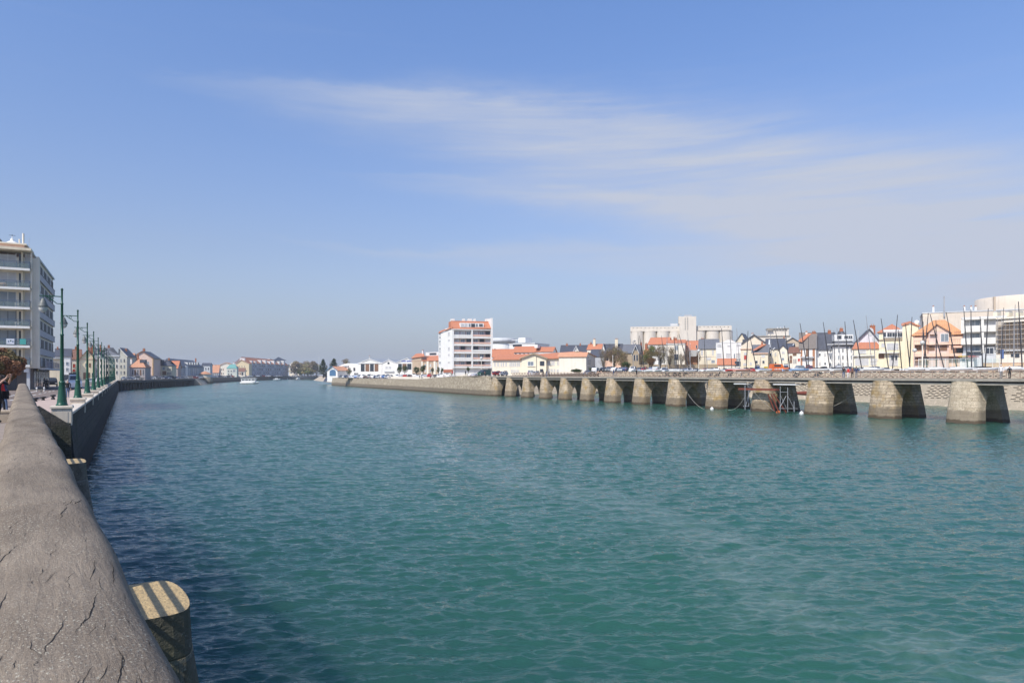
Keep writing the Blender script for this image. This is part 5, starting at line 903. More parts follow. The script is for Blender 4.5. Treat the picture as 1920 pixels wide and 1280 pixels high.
tree('round_tree','small dark tree in front of the tan flats wall',811,300,688,699,8,'round',DG,1200); tree('round_tree','small round tree just left of the white wing',822,292,686,699,8,'round',DG,1200); tree('round_tree','small tree at the foot of the white wing',829,285,687,700,6,'round',DG,900)
tree('round_tree','dark round tree at the edge of the low white hall door',655,392,687,703,13,'round',DG,1500)
tree('shrub','neat dark green hedge before the second yellow gable',1078,212,690,700,16,'round',DG,2600); tree('shrub','left end of the neat dark hedge before the second yellow gable',1086,212,690.5,700,16,'round',DG,2600); tree('shrub','dark shrub at the corner of the shaded gable wing',1110,214,688,700,14,'round',DG,2000); tree('shrub','dark shrub beside the central tower entrance',878,262,685,697,9,'round',DG,1200)
tree('bare_tree','bare brown tree left of the white lamp post on the villa lawn',1131,236,652,690,22,'bare',BR,1400); tree('bare_tree','tallest bare brown tree in front of the slate-roofed villa',1152,238,641,688,36,'bare',BR,2400); tree('bare_tree','low spreading bare tree right of the villa',1166,232,656,690,30,'bare',BR,2200); tree('tree','dark evergreen bush below the bare trees',1174,226,676,692,20,'round',DG,2400)
tree('bare_tree','bare tree with olive buds left of the white masts',1218,232,646,684,36,'bare',YG,3000); tree('bare_tree','tall bare tree with pale twigs behind the white masts',1238,236,641,684,34,'bare',BR,1800); tree('bare_tree','bare twiggy tree before the cream house with the dark door',1256,240,645,684,26,'bare',BR,1200)
tree('tree','rust brown bush below the olive budded tree',1221,228,667,686,24,'round',[leafmat('rust_leaf',(.16,.09,.04),(.12,.07,.035))],2200); tree('bare_tree','rusty bare tree beside the brown brick house',1288,238,650,684,20,'bare',[BR[0],LEAF['rust_leaf']],1500); tree('bare_tree','slim brown tree at the left of the yellow cream house',1309,234,655,684,12,'bare',[LEAF['rust_leaf']],1500)
tree('bare_tree','bare tree close to the right of the stone house',1203,240,660,684,18,'bare',BR,1400); tree('bare_tree','bare shrubby tree between the cream house and the brick house',1277,240,658,684,16,'bare',BR,1000)

# ------------------------------------------------------------ vehicles
def carmesh(kind,paint):
    Lc,hc_,pr={'hatch':(4.0,1.48,[(-2,.32),(-2,.78),(-1.88,.92),(-1.1,.98),(-.45,1.42),(.9,1.48),(1.75,1.32),(1.98,.9),(2,.32)]),'sedan':(4.5,1.45,[(-2.25,.32),(-2.25,.76),(-2.1,.88),(-1.2,.95),(-.5,1.38),(.7,1.43),(1.4,1.02),(2.15,.98),(2.25,.75),(2.25,.32)]),'suv':(4.5,1.75,[(-2.25,.38),(-2.25,.9),(-2.1,1.05),(-1.2,1.12),(-.7,1.68),(1.7,1.75),(2.1,1.5),(2.25,1.0),(2.25,.38)]),'van':(4.9,2.1,[(-2.45,.35),(-2.45,.95),(-2.2,1.15),(-1.6,1.3),(-1.05,2.0),(-.6,2.1),(2.35,2.08),(2.45,1.9),(2.45,.35)])}[kind]
    mb=MB(); W_=.84; belt=.92 if kind in('hatch','sedan') else 1.1
    lo=[(a,z) for a,z in pr]; n=len(lo)
    def wy(z): return W_-(max(0,z-belt))*.28
    vs=[(a,-wy(z),z) for a,z in lo]+[(a,wy(z),z) for a,z in lo]; mb.add(vs,[tuple(range(n)),tuple(range(2*n-1,n-1,-1))]+[(i,i+n,(i+1)%n+n,(i+1)%n) for i in range(n)])
    gl=MB(); up=[p for p in lo if p[1]>belt+.02]; x0=min(p[0] for p in up); x1=max(p[0] for p in up); ht=max(p[1] for p in up)
    xa=[p[0] for p in up if p[1]>ht-.12]; a0,a1=min(xa),max(xa); zb=belt+.05; zt2=ht-.12
    if kind=='van': q=[(x0+.15,zb+.1),(a0+.05,zt2),(a0+.9,zt2),(a0+.9,zb+.1)]
    else: q=[(x0+.2,zb),(a0+.08,zt2),(a1-.05,zt2-.03),(x1-.12,zb)]
    for s in (-1,1):
        gl.add([(a,s*(wy(z)+.008),z) for a,z in q]+[(a,s*(wy(z)-.02),z) for a,z in q],[(0,1,2,3),(4,7,6,5),(0,4,5,1),(1,5,6,2),(2,6,7,3),(3,7,4,0)])
    i=[k for k in range(n-1) if lo[k][1]<ht-.05 and lo[k+1][1]>=ht-.25 and lo[k][0]<0]
    for k in (i[:1] or []):
        (xA,zA),(xB,zB)=lo[k],lo[k+1]; f=lambda t:(xA+(xB-xA)*t-.015,zA+(zB-zA)*t+.012); gl.slab([(f(.1)[0],-.62,f(.1)[1]),(f(.1)[0],.62,f(.1)[1]),(f(.92)[0],.56,f(.92)[1]),(f(.92)[0],-.56,f(.92)[1])],.03)
    (xA,zA),(xB,zB)=lo[-3 if kind!='sedan' else -5],lo[-4 if kind!='sedan' else -6]; xr=(xA+xB)/2; gl.box(lo[-3][0]-.06 if kind!='sedan' else 1.0,lo[-3][0]+.03 if kind!='sedan' else 1.1,-.55,.55,(lo[-3][1]+.05) if kind!='sedan' else 1.15,(lo[-3][1]+.3) if kind!='sedan' else 1.25)
    wh=MB()
    return mb,gl,Lc
def wheelmesh():
    mb=MB(); n=14
    for s,r_,m_ in ((.11,.32,0),(.115,.19,1)):
        mb.cur=m_; vs=[(r_*math.cos(2*PI*k/n),y_,r_*math.sin(2*PI*k/n)) for y_ in (-s,s) for k in range(n)]; mb.add(vs,[tuple(range(n)),tuple(range(2*n-1,n-1,-1))]+[(k,(k+1)%n,(k+1)%n+n,k+n) for k in range(n)])
    return mb.mesh('wheel',[BLK,STEEL])
WHM=wheelmesh(); lightm=MB().box(-.03,.03,-.16,.16,-.07,.07).mesh('headlight',FRAME); tailm=MB().box(-.03,.03,-.1,.1,-.12,.12).mesh('tail_light',REDP)
PAINT={'white':(.78,.78,.77),'silver':(.45,.47,.49),'grey':(.18,.19,.20),'black':(.02,.02,.024),'dark blue':(.03,.05,.12),'blue':(.08,.16,.34),'red':(.42,.03,.025),'dark green':(.03,.08,.06),'beige':(.48,.42,.33)}
pm={k:mat('paint_'+k.replace(' ','_'),v,.28,tuple(q*.95 for q in v),metal=.15 if k not in('white',) else 0) for k,v in PAINT.items()}
PROTO={}
def car(kind,colr,loc,rz,label,group,parts=True):
    key=(kind,colr,parts)
    if key not in PROTO:
        mb,gl,Lc=carmesh(kind,None); t=thing('parked_van' if kind=='van' else 'parked_car',label,'van' if kind=='van' else 'car',loc,rz,group)
        mb.build('body',pm[colr],t); gl.build('windows',GLASS,t)
        if parts:
            for x_ in (-Lc*.31,Lc*.31):
                for y_ in (-.76,.76): o=bpy.data.objects.new('wheel',WHM); COL.objects.link(o); o.parent=t; o.location=(x_,y_,.32)
            for y_ in (-.6,.6):
                o=bpy.data.objects.new('headlight',lightm); COL.objects.link(o); o.parent=t; o.location=(-Lc/2-.005,y_,.68)
                o=bpy.data.objects.new('tail_light',tailm); COL.objects.link(o); o.parent=t; o.location=(Lc/2+.005,y_,.8)
        PROTO[key]=t; return t
    r_=dup(PROTO[key],loc,rz,label=label,group=group); return r_
def carrow(where,u0,u1,z0,z1,n,cols,rz0,seed,base=None,kinds=('hatch','hatch','sedan','suv'),jit=.35,lift=0.):
    r_=random.Random(seed)
    for i in range(n):
        f=(i+.5)/n; u_=u0+(u1-u0)*f+r_.uniform(-.25,.25)*(u1-u0)/n; zc=z0+(z1-z0)*f; p=P(u_,zc); g=(land(p.x,p.y) if base is None else base)+lift; c=cols[i%len(cols)]; k=kinds[(i*3+seed)%len(kinds)]
        pos='leftmost' if i==0 else 'rightmost' if i==n-1 else ordn(i)+' from the left'
        car(k,c,(p.x,p.y,g),rz0+r_.uniform(-.08,.08)+(PI if r_.random()<.5 else 0),f'{c} {"van" if k=="van" else "car"}, {pos} {where}',None)['group']='cars '+where
        
MIX=['white','silver','dark blue','grey','white','black','silver','red','grey','white','blue','silver','black']
car('suv','black',(*P(98,132).xy,3.72),R(95),'black car with a red edge parked in the shade beyond the apartment block','cars on the left quay road')
car('van','white',(*P(139,108).xy,3.72),R(97),'white van seen from behind between the second and third lamps','cars on the left quay road').scale=(1,1.1,1.12)
car('sedan','silver',(*P(171,165).xy,3.72),R(95),'silver car parked by the yellow gabled house','cars on the left quay road'); car('hatch','white',(*P(187,180).xy,3.72),R(95),'white car between the sixth and seventh lamps','cars on the left quay road'); car('hatch','white',(*P(233,285).xy,3.72),R(80),'white car at the start of the piled quay','cars on the left quay road')
carrow('in the row along the piled quay',238,375,274,402,17,['silver','white','beige','red','white','white','grey','white','dark blue','white','black','white'],R(15),1,3.72)
carrow('in the far row beside the round bastion',396,448,492,622,10,MIX,R(15),2,3.76); carrow('in the distant row on the brown quay',458,512,660,777,10,['red','white','white','black','white','grey'],R(15),3,3.76); carrow('in the distant row by the terrace of flats',516,545,790,872,5,MIX,R(15),14,3.8); carrow('in the distant row at the head of the channel',548,598,892,928,10,['white','white','silver','black','white'],R(-8),4,4.0)
car('van','black',(*P(609,430).xy,4.2),R(60),'dark van parked left of the boathouse',None)
carrow('in the front row before the white halls',636,735,345,318,17,['grey','white','dark blue','silver','white','blue','silver','white','black'],R(62),5); carrow('in the back row before the white halls',660,775,368,345,13,['silver','white','grey','black','white'],R(62),6,lift=.35)
carrow('below the round trees',742,842,315,270,13,['white','silver','red','black','white','white'],R(62),7,lift=.2)
carrow('beside the tower block',838,900,232,222,6,['white','silver','white','grey','white','silver'],R(30),8,kinds=('hatch','suv','sedan')); car('van','dark green',(*P(908,208).xy,5.55),R(20),'dark green van parked on the jetty abutment',None); car('hatch','red',(*P(928,214).xy,5.7),R(20),'dark red car beside the dark green van',None); car('hatch','silver',(*P(942,216).xy,5.7),R(20),'silver car right of the dark red one on the abutment',None)
car('hatch','silver',(*P(1003,214).xy,5.7),R(30),'silver car before the first yellow gable',None); car('hatch','dark blue',(*P(1102,212).xy,5.9),R(30),'dark blue car beside the neat hedge',None)
carrow('in the long row below the bare trees',1112,1250,214,208,12,['white','black','grey','white','silver','dark blue','white','grey','red','dark blue','silver'],R(35),9,lift=.35)
carrow('in the upper row below the grey garden wall',1196,1400,232,222,17,['dark blue','grey','white','dark blue','grey','black','silver'],R(40),10,lift=.75,base=5.9)
carrow('in the lower row behind the boat masts',1240,1440,206,196,16,['grey','white','silver','dark blue','white','black','red'],R(40),11,lift=.5,base=5.9)
carrow('in the row before the slate-roofed houses',1404,1600,200,186,16,['black','dark blue','red','grey','black','white','silver'],R(42),12,base=6.6,kinds=('hatch','suv','sedan','van')); carrow('behind the boats near the low yellow house',1560,1665,180,172,8,['white','silver','dark blue','dark green','silver'],R(42),13,base=6.5)

# ------------------------------------------------------------ boats on the quay
def hull(L,Bm,Hh,mb,ox=0,oy=0,oz=0,sheer=.25):
    n=11; rows=[]
    for i in range(n):
        t=i/(n-1); w_=Bm/2*(math.sin(PI*min(1,(t*.82+.18)))**.6 if t<1 else .02); w_=max(w_,.015); zk=oz+ (0 if t<.75 else (t-.75)/.25*Hh*.55); zd=oz+Hh*(1+sheer*t*t); x_=ox-L/2+L*t
        rows.append([(x_,oy-w_,zd),(x_,oy-w_*.85,zk+Hh*.35),(x_,oy,zk),(x_,oy+w_*.85,zk+Hh*.35),(x_,oy+w_,zd)])
    mb.add([p for r_ in rows for p in r_],[(i*5+k,i*5+k+1,(i+1)*5+k+1,(i+1)*5+k) for i in range(n-1) for k in range(4)]+[(i*5+4,i*5,(i+1)*5,(i+1)*5+4) for i in range(n-1)],True); mb.add(rows[0],[(0,1,2,3,4)])
    return mb
GMAST=mat('grey_mast',(.30,.30,.31),.4)
def sailboat(u0,v0,u1,v1,zc,kind,colr,label,i):
    p=P(u0,zc); g=max(land(p.x,p.y),6.55); p.z=g+.35; top=P(u1,zc,v1); cat=kind=='cat'; rz=R([25,-20,60,5,-50][i%5])
    t=thing('catamaran' if cat else 'sailing_dinghy',label,'catamaran' if cat else 'sailing boat',p,rz,'beached sailing boats behind the jetty'); hm={'w':GELW,'r':REDP,'b':mat('blue_gelcoat',(.25,.4,.6),.35),'t':TARP}[colr]
    if cat:
        for s in (-1,1): hull(5.3,.42,.42,MB(),0,s*1.1).build('hull',hm,t)
        MB().box(-1.2,1.0,-1.0,1.0,.42,.46).build('trampoline',BLK if i%2 else DMAST,t); m_=MB()
        for x_ in (-1.25,1.05): m_.tube([(x_,-1.15,.47),(x_,1.15,.47)],.05,6)
        m_.build('crossbeam',ALU,t); zb=.5
    else:
        hull(4.4,1.6,.5,MB()).build('hull',hm,t); MB().box(-1.8,1.4,-.62,.62,.51,.62).build('deck_cover',TARP if i%4==1 else GELW,t); zb=.6
    wv=Matrix.Rotation(-rz,3,'Z')@(top-p); f0=Vector((.6,0,zb)) if cat else Vector((.5,0,zb)); r_=.12 if cat else .085; wd=DMAST if (cat or i%3==1) else GMAST
    m_=MB(); m_.tube([f0,f0.lerp(wv,.5),wv],[r_,r_,r_*.55],8); m_.build('mast',wd,t)
    m_=MB(); m_.tube([wv*.86,( 2.4,0,.6)],.009,3,False); m_.tube([wv*.86,(-.6,1.05 if cat else .7,.55)],.009,3,False); m_.tube([wv*.86,(-.6,-1.05 if cat else -.7,.55)],.009,3,False); m_.build('rigging',STEEL,t)
    if i%3!=1: MB().tube([f0+Vector((0,0,.45)),f0+Vector((-2.3,0,.3))],.04,6).build('boom',wd,t)
    MB().box(-.5,.4,-.9 if cat else -.35,.9 if cat else .35,-.36,-.02).build('launch_trolley',STEEL,t); 
    return t
MST=[(1187,694,1181.5,630,'d'),(1198,695,1196,622,'d'),(1209,694,1199,629,'c'),(1235,695,1235,665,'d'),(1245,694,1240,628,'d'),(1249,693,1251,620,'d'),(1267,695,1263.5,631,'c'),(1273,695,1271,628,'d'),(1290,694,1273,626,'c'),(1292,693,1289,622,'d'),(1321,695,1320.5,627,'d'),(1323.5,695,1323,650,'d'),(1359,693,1353,615,'c'),(1370,690,1368.5,620,'d'),(1384,692,1381,615,'d'),(1398,690,1402.5,620,'c'),(1415,690,1406.5,632,'c'),(1425.6,694,1426,669,'d'),(1447,692,1444,619,'d'),(1464,690,1454,620,'c'),(1480,692,1471,611,'c'),(1510,690,1500,605.6,'c'),(1517.6,690,1516,632,'d'),(1531,690,1530.6,632,'d'),(1551.5,693,1543.5,603.7,'c'),(1564,690,1563.6,620,'d'),(1574.5,688,1569,614,'d'),(1593,689,1584,602.6,'c'),(1613.5,693,1600,599.7,'c'),(1632,686,1623.8,591,'d'),(1640,686,1639,623,'d'),(1662,692,1652,597,'c'),(1676,690,1683,590,'c'),(1688.5,687,1684.5,618.6,'c'),(1706,688,1697.7,607,'c'),(1700,691,1710,594,'c'),(1736,684,1728,589,'c'),(1734,685,1740.5,587,'c'),(1725,687,1731,603,'c'),(1770,689,1744,589,'c'),(1750,688,1755,600,'c'),(1790,689,1774,585,'c'),(1818,690,1807,577,'c'),(1819.5,690,1820.5,579,'c'),(1843,688,1837.5,593,'c'),(1841,688,1853,578,'c'),(1873,686,1882,576.6,'d'),(1903.6,688,1903.6,571,'d'),(1914.6,692,1909.5,565,'c')]
for i,(u0,v0,u1,v1,k) in enumerate(sorted(MST)):
    zc=205-(u0-1187)/(1915-1187)*68+((i*37)%5-2)*1.2; lean='leaning left' if u1<u0-3 else 'leaning right' if u1>u0+3 else 'upright'
    kind='cat' if k=='c' else 'd'; colr='r' if i in (14,16) else 't' if i==28 else 'b' if i==20 else 'w'
    lab=f'{"catamaran" if k=="c" else "dinghy"}, {"dark" if k=="c" or i%3==1 else "silver"} mast {lean}, {"leftmost" if i==0 else "rightmost" if i==len(MST)-1 else ordn(i)+" from the left"} behind the jetty'
    sailboat(u0,v0,u1,v1,zc,kind,colr,lab,i)
for i,(u_,zc,rz,c,lab) in enumerate([(1338,190,20,GELW,'upturned white dinghy hull right of the yellow lamp post'),(1380,176,10,REDP,'small red dinghy seen just over the railing'),(1392,175,25,mat('salmon_gelcoat',(.65,.3,.22)),'faded salmon dinghy beside the small red one'),(1434,172,30,GELW,'white dinghy under a pale cover left of the orange cabin boat'),(1500,166,15,MATS['blue_gelcoat'],'pale blue and white motorboat right of the orange cabin boat'),(1540,160,5,GELW,'long white hull with a black stripe near the brick panelled house'),(1573,158,30,GELW,'white hull left of the four walkers'),(1637,152,8,GELW,'white hull right of the four walkers'),(1760,142,12,GELW,'white hull below the green-framed bay window'),(1802,140,4,GELW,'white hull left of the white flats'),(1850,137,10,GELW,'long white hull left of the couple'),(1722,143,8,GELW,'white hull left of the mesh fence'),(1905,134,6,GELW,'white hull at the right edge behind the couple'),(1225,202,10,GELW,'white hull below the rust brown bush'),(1268,198,20,GELW,'white hull with a black tyre below the cream house')]):
    p=P(u_,zc); p.z=max(6.55,land(p.x,p.y))+.25; t=thing('beached_boat',lab,'boat',p,R(rz-30)); hull(5.6,1.9,.62,MB()).build('hull',c,t); MB().box(-2,.6,-.6,.6,.63,.85).build('cover',BLK if i in (5,6,10) else TARP if i==3 else GELW,t)
    if i==4: MB().prism([(-1,.8),(1.2,.8),(.6,1.5),(-.8,1.55)],'y',-.6,.6).build('cabin',GLASSB,t)
p=P(1459,176); p.z=6.6; t=thing('cabin_boat','bright orange cabin boat with white markings standing on the quay','boat',p,R(-25)); hull(6.2,2.4,1.1,MB(),sheer=.3).build('hull',ORP,t)
c=MB(); c.prism([(-2.2,1.2),(1.3,1.2),(.7,2.25),(-1.9,2.3)],'y',-.9,.9); cb=c.build('cabin',ORP,t); MB().box(-1.5,.3,-.93,-.902,1.55,2.05).build('window',GLASS,cb); MB().box(-1.5,.3,.902,.93,1.55,2.05).build('window',GLASS,cb)
mk=MB(); 
for q in range(6): mk.box(-1.6+q*.42,-1.34+q*.42,-1.19,-1.0,.75,1.0+.08*(q%2))
mk.build('white_markings',FRAME,t); MB().box(-3.6,-3.1,-.6,.6,.3,1.6).build('trailer_post',YELP,t)
# boats afloat
p=P(468.5,436); t=thing('excursion_boat','small white two-deck excursion boat crossing the channel','boat',(p.x,p.y,-.25),R(-28))
hull(11.8,3.4,1.5,MB(),sheer=.1).build('hull',GELW,t); MB().box(-5.2,3.9,-1.4,1.4,1.4,3.75).build('cabin',GELW,t); MB().box(-5.5,4.6,-1.6,1.6,3.753,3.95).build('upper_deck',GELW,t)
for x0,x1 in ((-4.7,-2.9),(-2.5,-.7),(-.3,1.0),(1.6,3.6)): 
    MB().box(x0,x1,-1.44,-1.402,2.6,3.35).build('window',GLASS,t)
MB().box(-4.4,-.9,-1,1,3.953,5.0).build('wheelhouse',GLASS,t); MB().box(-5.2,-.7,-1.3,1.3,5.003,5.2).build('canopy',GELW,t)
m_=MB()
for q in range(12): m_.tube([(-5.4+q*.9,-1.55,3.95),(-5.4+q*.9,-1.55,4.75)],.03,4)
m_.tube([(-5.4,-1.55,4.75),(4.5,-1.55,4.75)],.03,4); m_.tube([(-2.5,0,5.2),(-2.5,0,6.4)],.04,5); m_.build('railing',STEEL,t)
for q,(u_,zc,lab) in enumerate([(519,745,'distant white moored boat with a raised bow at the far quay'),(559,855,'tiny white motor cruiser at the head of the channel'),(538,850,'tiny white hull left of the motor cruiser')]):
    p=P(u_,zc); t=thing('moored_boat',lab,'boat',(p.x,p.y,-.2),R(40*q)); hull(7.5,2.6,1.2,MB(),sheer=.5).build('hull',GELW,t); MB().prism([(-2,1.2),(1.4,1.2),(.6,2.4),(-1.8,2.4)],'y',-.8,.8).build('cabin',GELW,t)
# poles
def pole(u,zc,v0,v1,lab,name='lamp_post',ball=True,col=PALE,r_=.11,cat='lamp post'):
    p=P(u,zc); g=zt(v1,zc); t=thing(name,lab,cat,(p.x,p.y,g)); h_=zt(v0,zc)-g; MB().lathe([(r_*1.5,0),(r_,.4),(r_*.7,h_)],n=10).build('pole',col,t)
    if ball: MB().lathe([(.12,h_),(.42,h_+.12),(.5,h_+.45),(.35,h_+.8),(.05,h_+.95)],n=12).build('lamp_globe',LGL,t)
    else: MB().lathe([(r_*.9,h_),(r_*.9,h_+.25),(.02,h_+.35)],n=8).build('finial',FRAME,t)
pole(598,520,667,707,'tall white flagpole at the head of the slipway','flagpole',False,FRAME,.16,'flagpole'); pole(902.5,214,674,697,'pink tinted lamp post in front of the tower block'); pole(853,222,676,698,'thin dark lamp post left of the tower block loggias',ball=False,col=DFRAME,r_=.07)
pole(1149,218,668,697,'cream post before the bare trees',ball=False); pole(1310,208,660,697,'yellowish lamp post with a globe left of the yellow cream house'); pole(1294,206,645,697,'tall thin lamp post beside the brown brick house',ball=False,r_=.08,col=STEEL); pole(1729.5,150,646,692,'thick pale yellow lamp post before the salmon flats',r_=.16); pole(1715,156,660,692,'slim lamp post with a globe in front of the yellow wing',r_=.07,col=STEEL); pole(1609,190,622,690,'pale lamp post with a white top before the white gable',ball=False,col=FRAME,r_=.07)
for q,(u_,v_) in enumerate([(56,750),(66.5,752.5),(81,750),(99.5,748.5)]):
    zc=2.35*F/(v_+2-CV); tag(MB().lathe([(.17,0),(.16,.1),(.11,.2),(.11,.28),(.22,.33),(.22,.42),(.1,.45)],n=12).build('mooring_bollard',BLK,None,P(u_,zc,z=3.83 if q>2 else 3.72)),f'black iron bollard, {["leftmost","second from the left","third from the left","rightmost"][q]} of four at the edge of the quay','bollard','black bollards on the quay')
tag(MB().box(-.9,.9,-.25,.25,.38,.46).box(-.75,-.6,-.2,.2,0,.379).box(.6,.75,-.2,.2,0,.379).build('bench',CONC,None,P(65,85,z=3.73)),'low grey bench on the pavement before the shops','bench')
for q,u_ in enumerate((45,69,83)): tag(MB().lathe([(.09,0),(.09,.38),(.12,.42),(.12,.55),(.03,.6)],n=10).build('bollard',FRAME,None,P(u_,92+q,z=3.73)),f'white topped bollard, {["left","middle","right"][q]} of three in front of the shops','bollard','white topped bollards')

# ------------------------------------------------------------ people
SKIN=mat('skin',(.52,.31,.22),.6); HAIRM={'dark':mat('dark_hair',(.03,.022,.018),.7),'grey':mat('grey_hair',(.4,.39,.37),.8),'fair':mat('fair_hair',(.4,.27,.13),.7),'white':mat('white_hair',(.65,.63,.6),.8)}
def cloth(n,c): return mat('cloth_'+n,c,.9)
CL={'black':cloth('black',(.018,.018,.022)),'navy':cloth('navy',(.03,.05,.12)),'red':cloth('red',(.6,.03,.03)),'brown':cloth('brown',(.20,.09,.06)),'jeans':cloth('jeans',(.10,.15,.25)),'grey':cloth('grey',(.2,.2,.21)),'white':cloth('white',(.75,.73,.72)),'beige':cloth('beige',(.5,.42,.33)),'teal':cloth('teal',(.1,.35,.4)),'pink':cloth('pink',(.6,.25,.3)),'purple':cloth('purple',(.25,.1,.28))}
def skinmesh(name,verts,edges,radii,sub=2,roots=(0,)):
    me=bpy.data.meshes.new(name); me.from_pydata([tuple(v) for v in verts],edges,[]); o=bpy.data.objects.new(name,me); COL.objects.link(o)
    md=o.modifiers.new('s','SKIN'); md.use_smooth_shade=True; sk=me.skin_vertices[0].data
    for i,r_ in enumerate(radii): sk[i].radius=r_ if isinstance(r_,tuple) else (r_,r_)
    for r_ in roots: sk[r_].use_root=True
    if sub: s_=o.modifiers.new('d','SUBSURF'); s_.levels=s_.render_levels=sub
    dg=bpy.context.evaluated_depsgraph_get(); m2=bpy.data.meshes.new_from_object(o.evaluated_get(dg)); bpy.data.objects.remove(o); return m2
def fingers(V,E,Rr,wrist,hand,d,side,curl=.3,s=1.):
    """palm then five unequal bent fingers; d along the forearm, side across the palm"""
    d=d.normalized(); side=side.normalized(); nrm=d.cross(side)
    V.append(wrist+d*.045*s); E.append((hand,len(V)-1)); Rr.append((.030*s,.018*s)); pm_=len(V)-1
    V.append(wrist+d*.085*s); E.append((pm_,len(V)-1)); Rr.append((.036*s,.014*s)); kn=len(V)-1
    for k,(off,L_) in enumerate(((-.030,.068),(-.010,.078),(.010,.074),(.029,.058))):
        b0=wrist+(d*.092+side*off)*s; dd=(d*math.cos(curl*.6)+nrm*math.sin(curl*.6)); de=(d*math.cos(curl*1.8)+nrm*math.sin(curl*1.8))
        V.extend([b0,b0+dd*L_*.55*s,b0+dd*L_*.55*s+de*L_*.45*s]); n=len(V); E.extend([(kn,n-3),(n-3,n-2),(n-2,n-1)]); Rr.extend([.0095*s,.0085*s,.0065*s])
    b0=wrist+(d*.03-side*.03)*s; V.extend([b0,b0+(d*.03-side*.03)*s,b0+(d*.058-side*.036)*s]); n=len(V); E.extend([(pm_,n-3),(n-3,n-2),(n-2,n-1)]); Rr.extend([.013*s,.011*s,.008*s])
def person(loc,rz,label,top='black',legs='jeans',hair='dark',h=1.72,stride=.12,arms='down',group=None,extra=None,detail=False,base=None):
    s=h/1.72; V=[];E=[];Rr=[]
    def a(p,r_,par=None):
        V.append(Vector(p)*s); Rr.append((r_[0]*s,r_[1]*s) if isinstance(r_,tuple) else r_*s); 
        if par is not None: E.append((par,len(V)-1))
        return len(V)-1
    pel=a((0,0,.93),(.145,.105)); wai=a((0,0,1.08),(.125,.09),pel); ch=a((0,.005,1.27),(.155,.105),wai); sh=a((0,.01,1.40),(.13,.08),ch); nk=a((0,.0,1.49),(.052,.055),sh); hd=a((0,-.005,1.58),(.072,.085),nk); ht=a((0,0,1.665),(.066,.078),hd)
    nose=a((0,-.10,1.585),(.012,.018),hd)
    for sd,st_ in ((-1,stride),(1,-stride)):
        hp=a((sd*.085,0,.88),(.085,.09),pel); k_=a((sd*.09,-.03-st_*.6,.50),(.058,.062),hp); an=a((sd*.09,.01-st_*1.1,.10),(.038,.042),k_); ft=a((sd*.10,-.12-st_*1.1,.035),(.042,.030),an); 
        so_=a((sd*.185,.01,1.39),(.055,.055),sh)
        if arms=='down': el=a((sd*.225,.03+st_*.3,1.12),.038,so_); wr=a((sd*.215,-.05+st_*.6,.90),.026,el); d=Vector((0,-.15,-1)); hs=1.
        elif arms=='raised': el=a((sd*.24,-.20,1.30),.040,so_); wr=a((sd*.10,-.36,1.52),.026,el); d=Vector((-sd*.25,-.35,.9)); hs=1.
        elif arms=='lean': el=a((sd*.23,-.14,1.17),.038,so_); wr=a((sd*.12,-.34,1.12),.026,el); d=Vector((-sd*.4,-1,0)); hs=1.
        fingers(V,E,Rr,V[wr],wr,d,Vector((0,1,0)) if arms=='down' else Vector((sd*1.,0,.25)),.5,s)
    me=skinmesh('body',V,E,Rr,2 if detail else 1)
    me.materials.append(SKIN); me.materials.append(CL[top]); me.materials.append(CL[legs]); me.materials.append(BLK)
    for p in me.polygons:
        c=p.center/s; far=abs(c.x)>.17 or c.y<-.2
        if c.z>1.455 and abs(c.x)<.12 and not (arms=='raised' and c.y<-.13): mi=0
        elif c.z<.07: mi=3
        elif c.z<.92 and abs(c.x)<.19 and not (arms=='down' and abs(c.x)>.185): mi=2
        elif arms=='down' and c.z<.90 and abs(c.x)>.17: mi=0
        elif arms=='raised' and c.y<-.235: mi=0
        elif arms=='lean' and c.y<-.33: mi=0
        else: mi=1
        p.material_index=mi; p.use_smooth=True
    t=thing('person',label,'person',loc,rz,group); o=bpy.data.objects.new('body',me); COL.objects.link(o); o.parent=t
    hb=MB(); hb.lathe([(.05*s,1.53*s),(.092*s,1.58*s),(.096*s,1.64*s),(.08*s,1.70*s),(.04*s,1.735*s),(.005,1.74*s)],0,.018*s,14); hb.build('hair',HAIRM[hair],t)
    ey=MB(); 
    for sd in (-1,1): ey.box(sd*.03*s-.010,sd*.03*s+.010,-.094*s,-.075*s,1.60*s,1.612*s)
    ey.box(-.02*s,.02*s,-.090*s,-.07*s,1.535*s,1.545*s); ey.build('face_features',HAIRM['dark'],t)
    if extra=='bag': MB().box(.20*s,.32*s,-.16,.14,.80*s,1.08*s).build('bag',CL['black'],t)
    return t
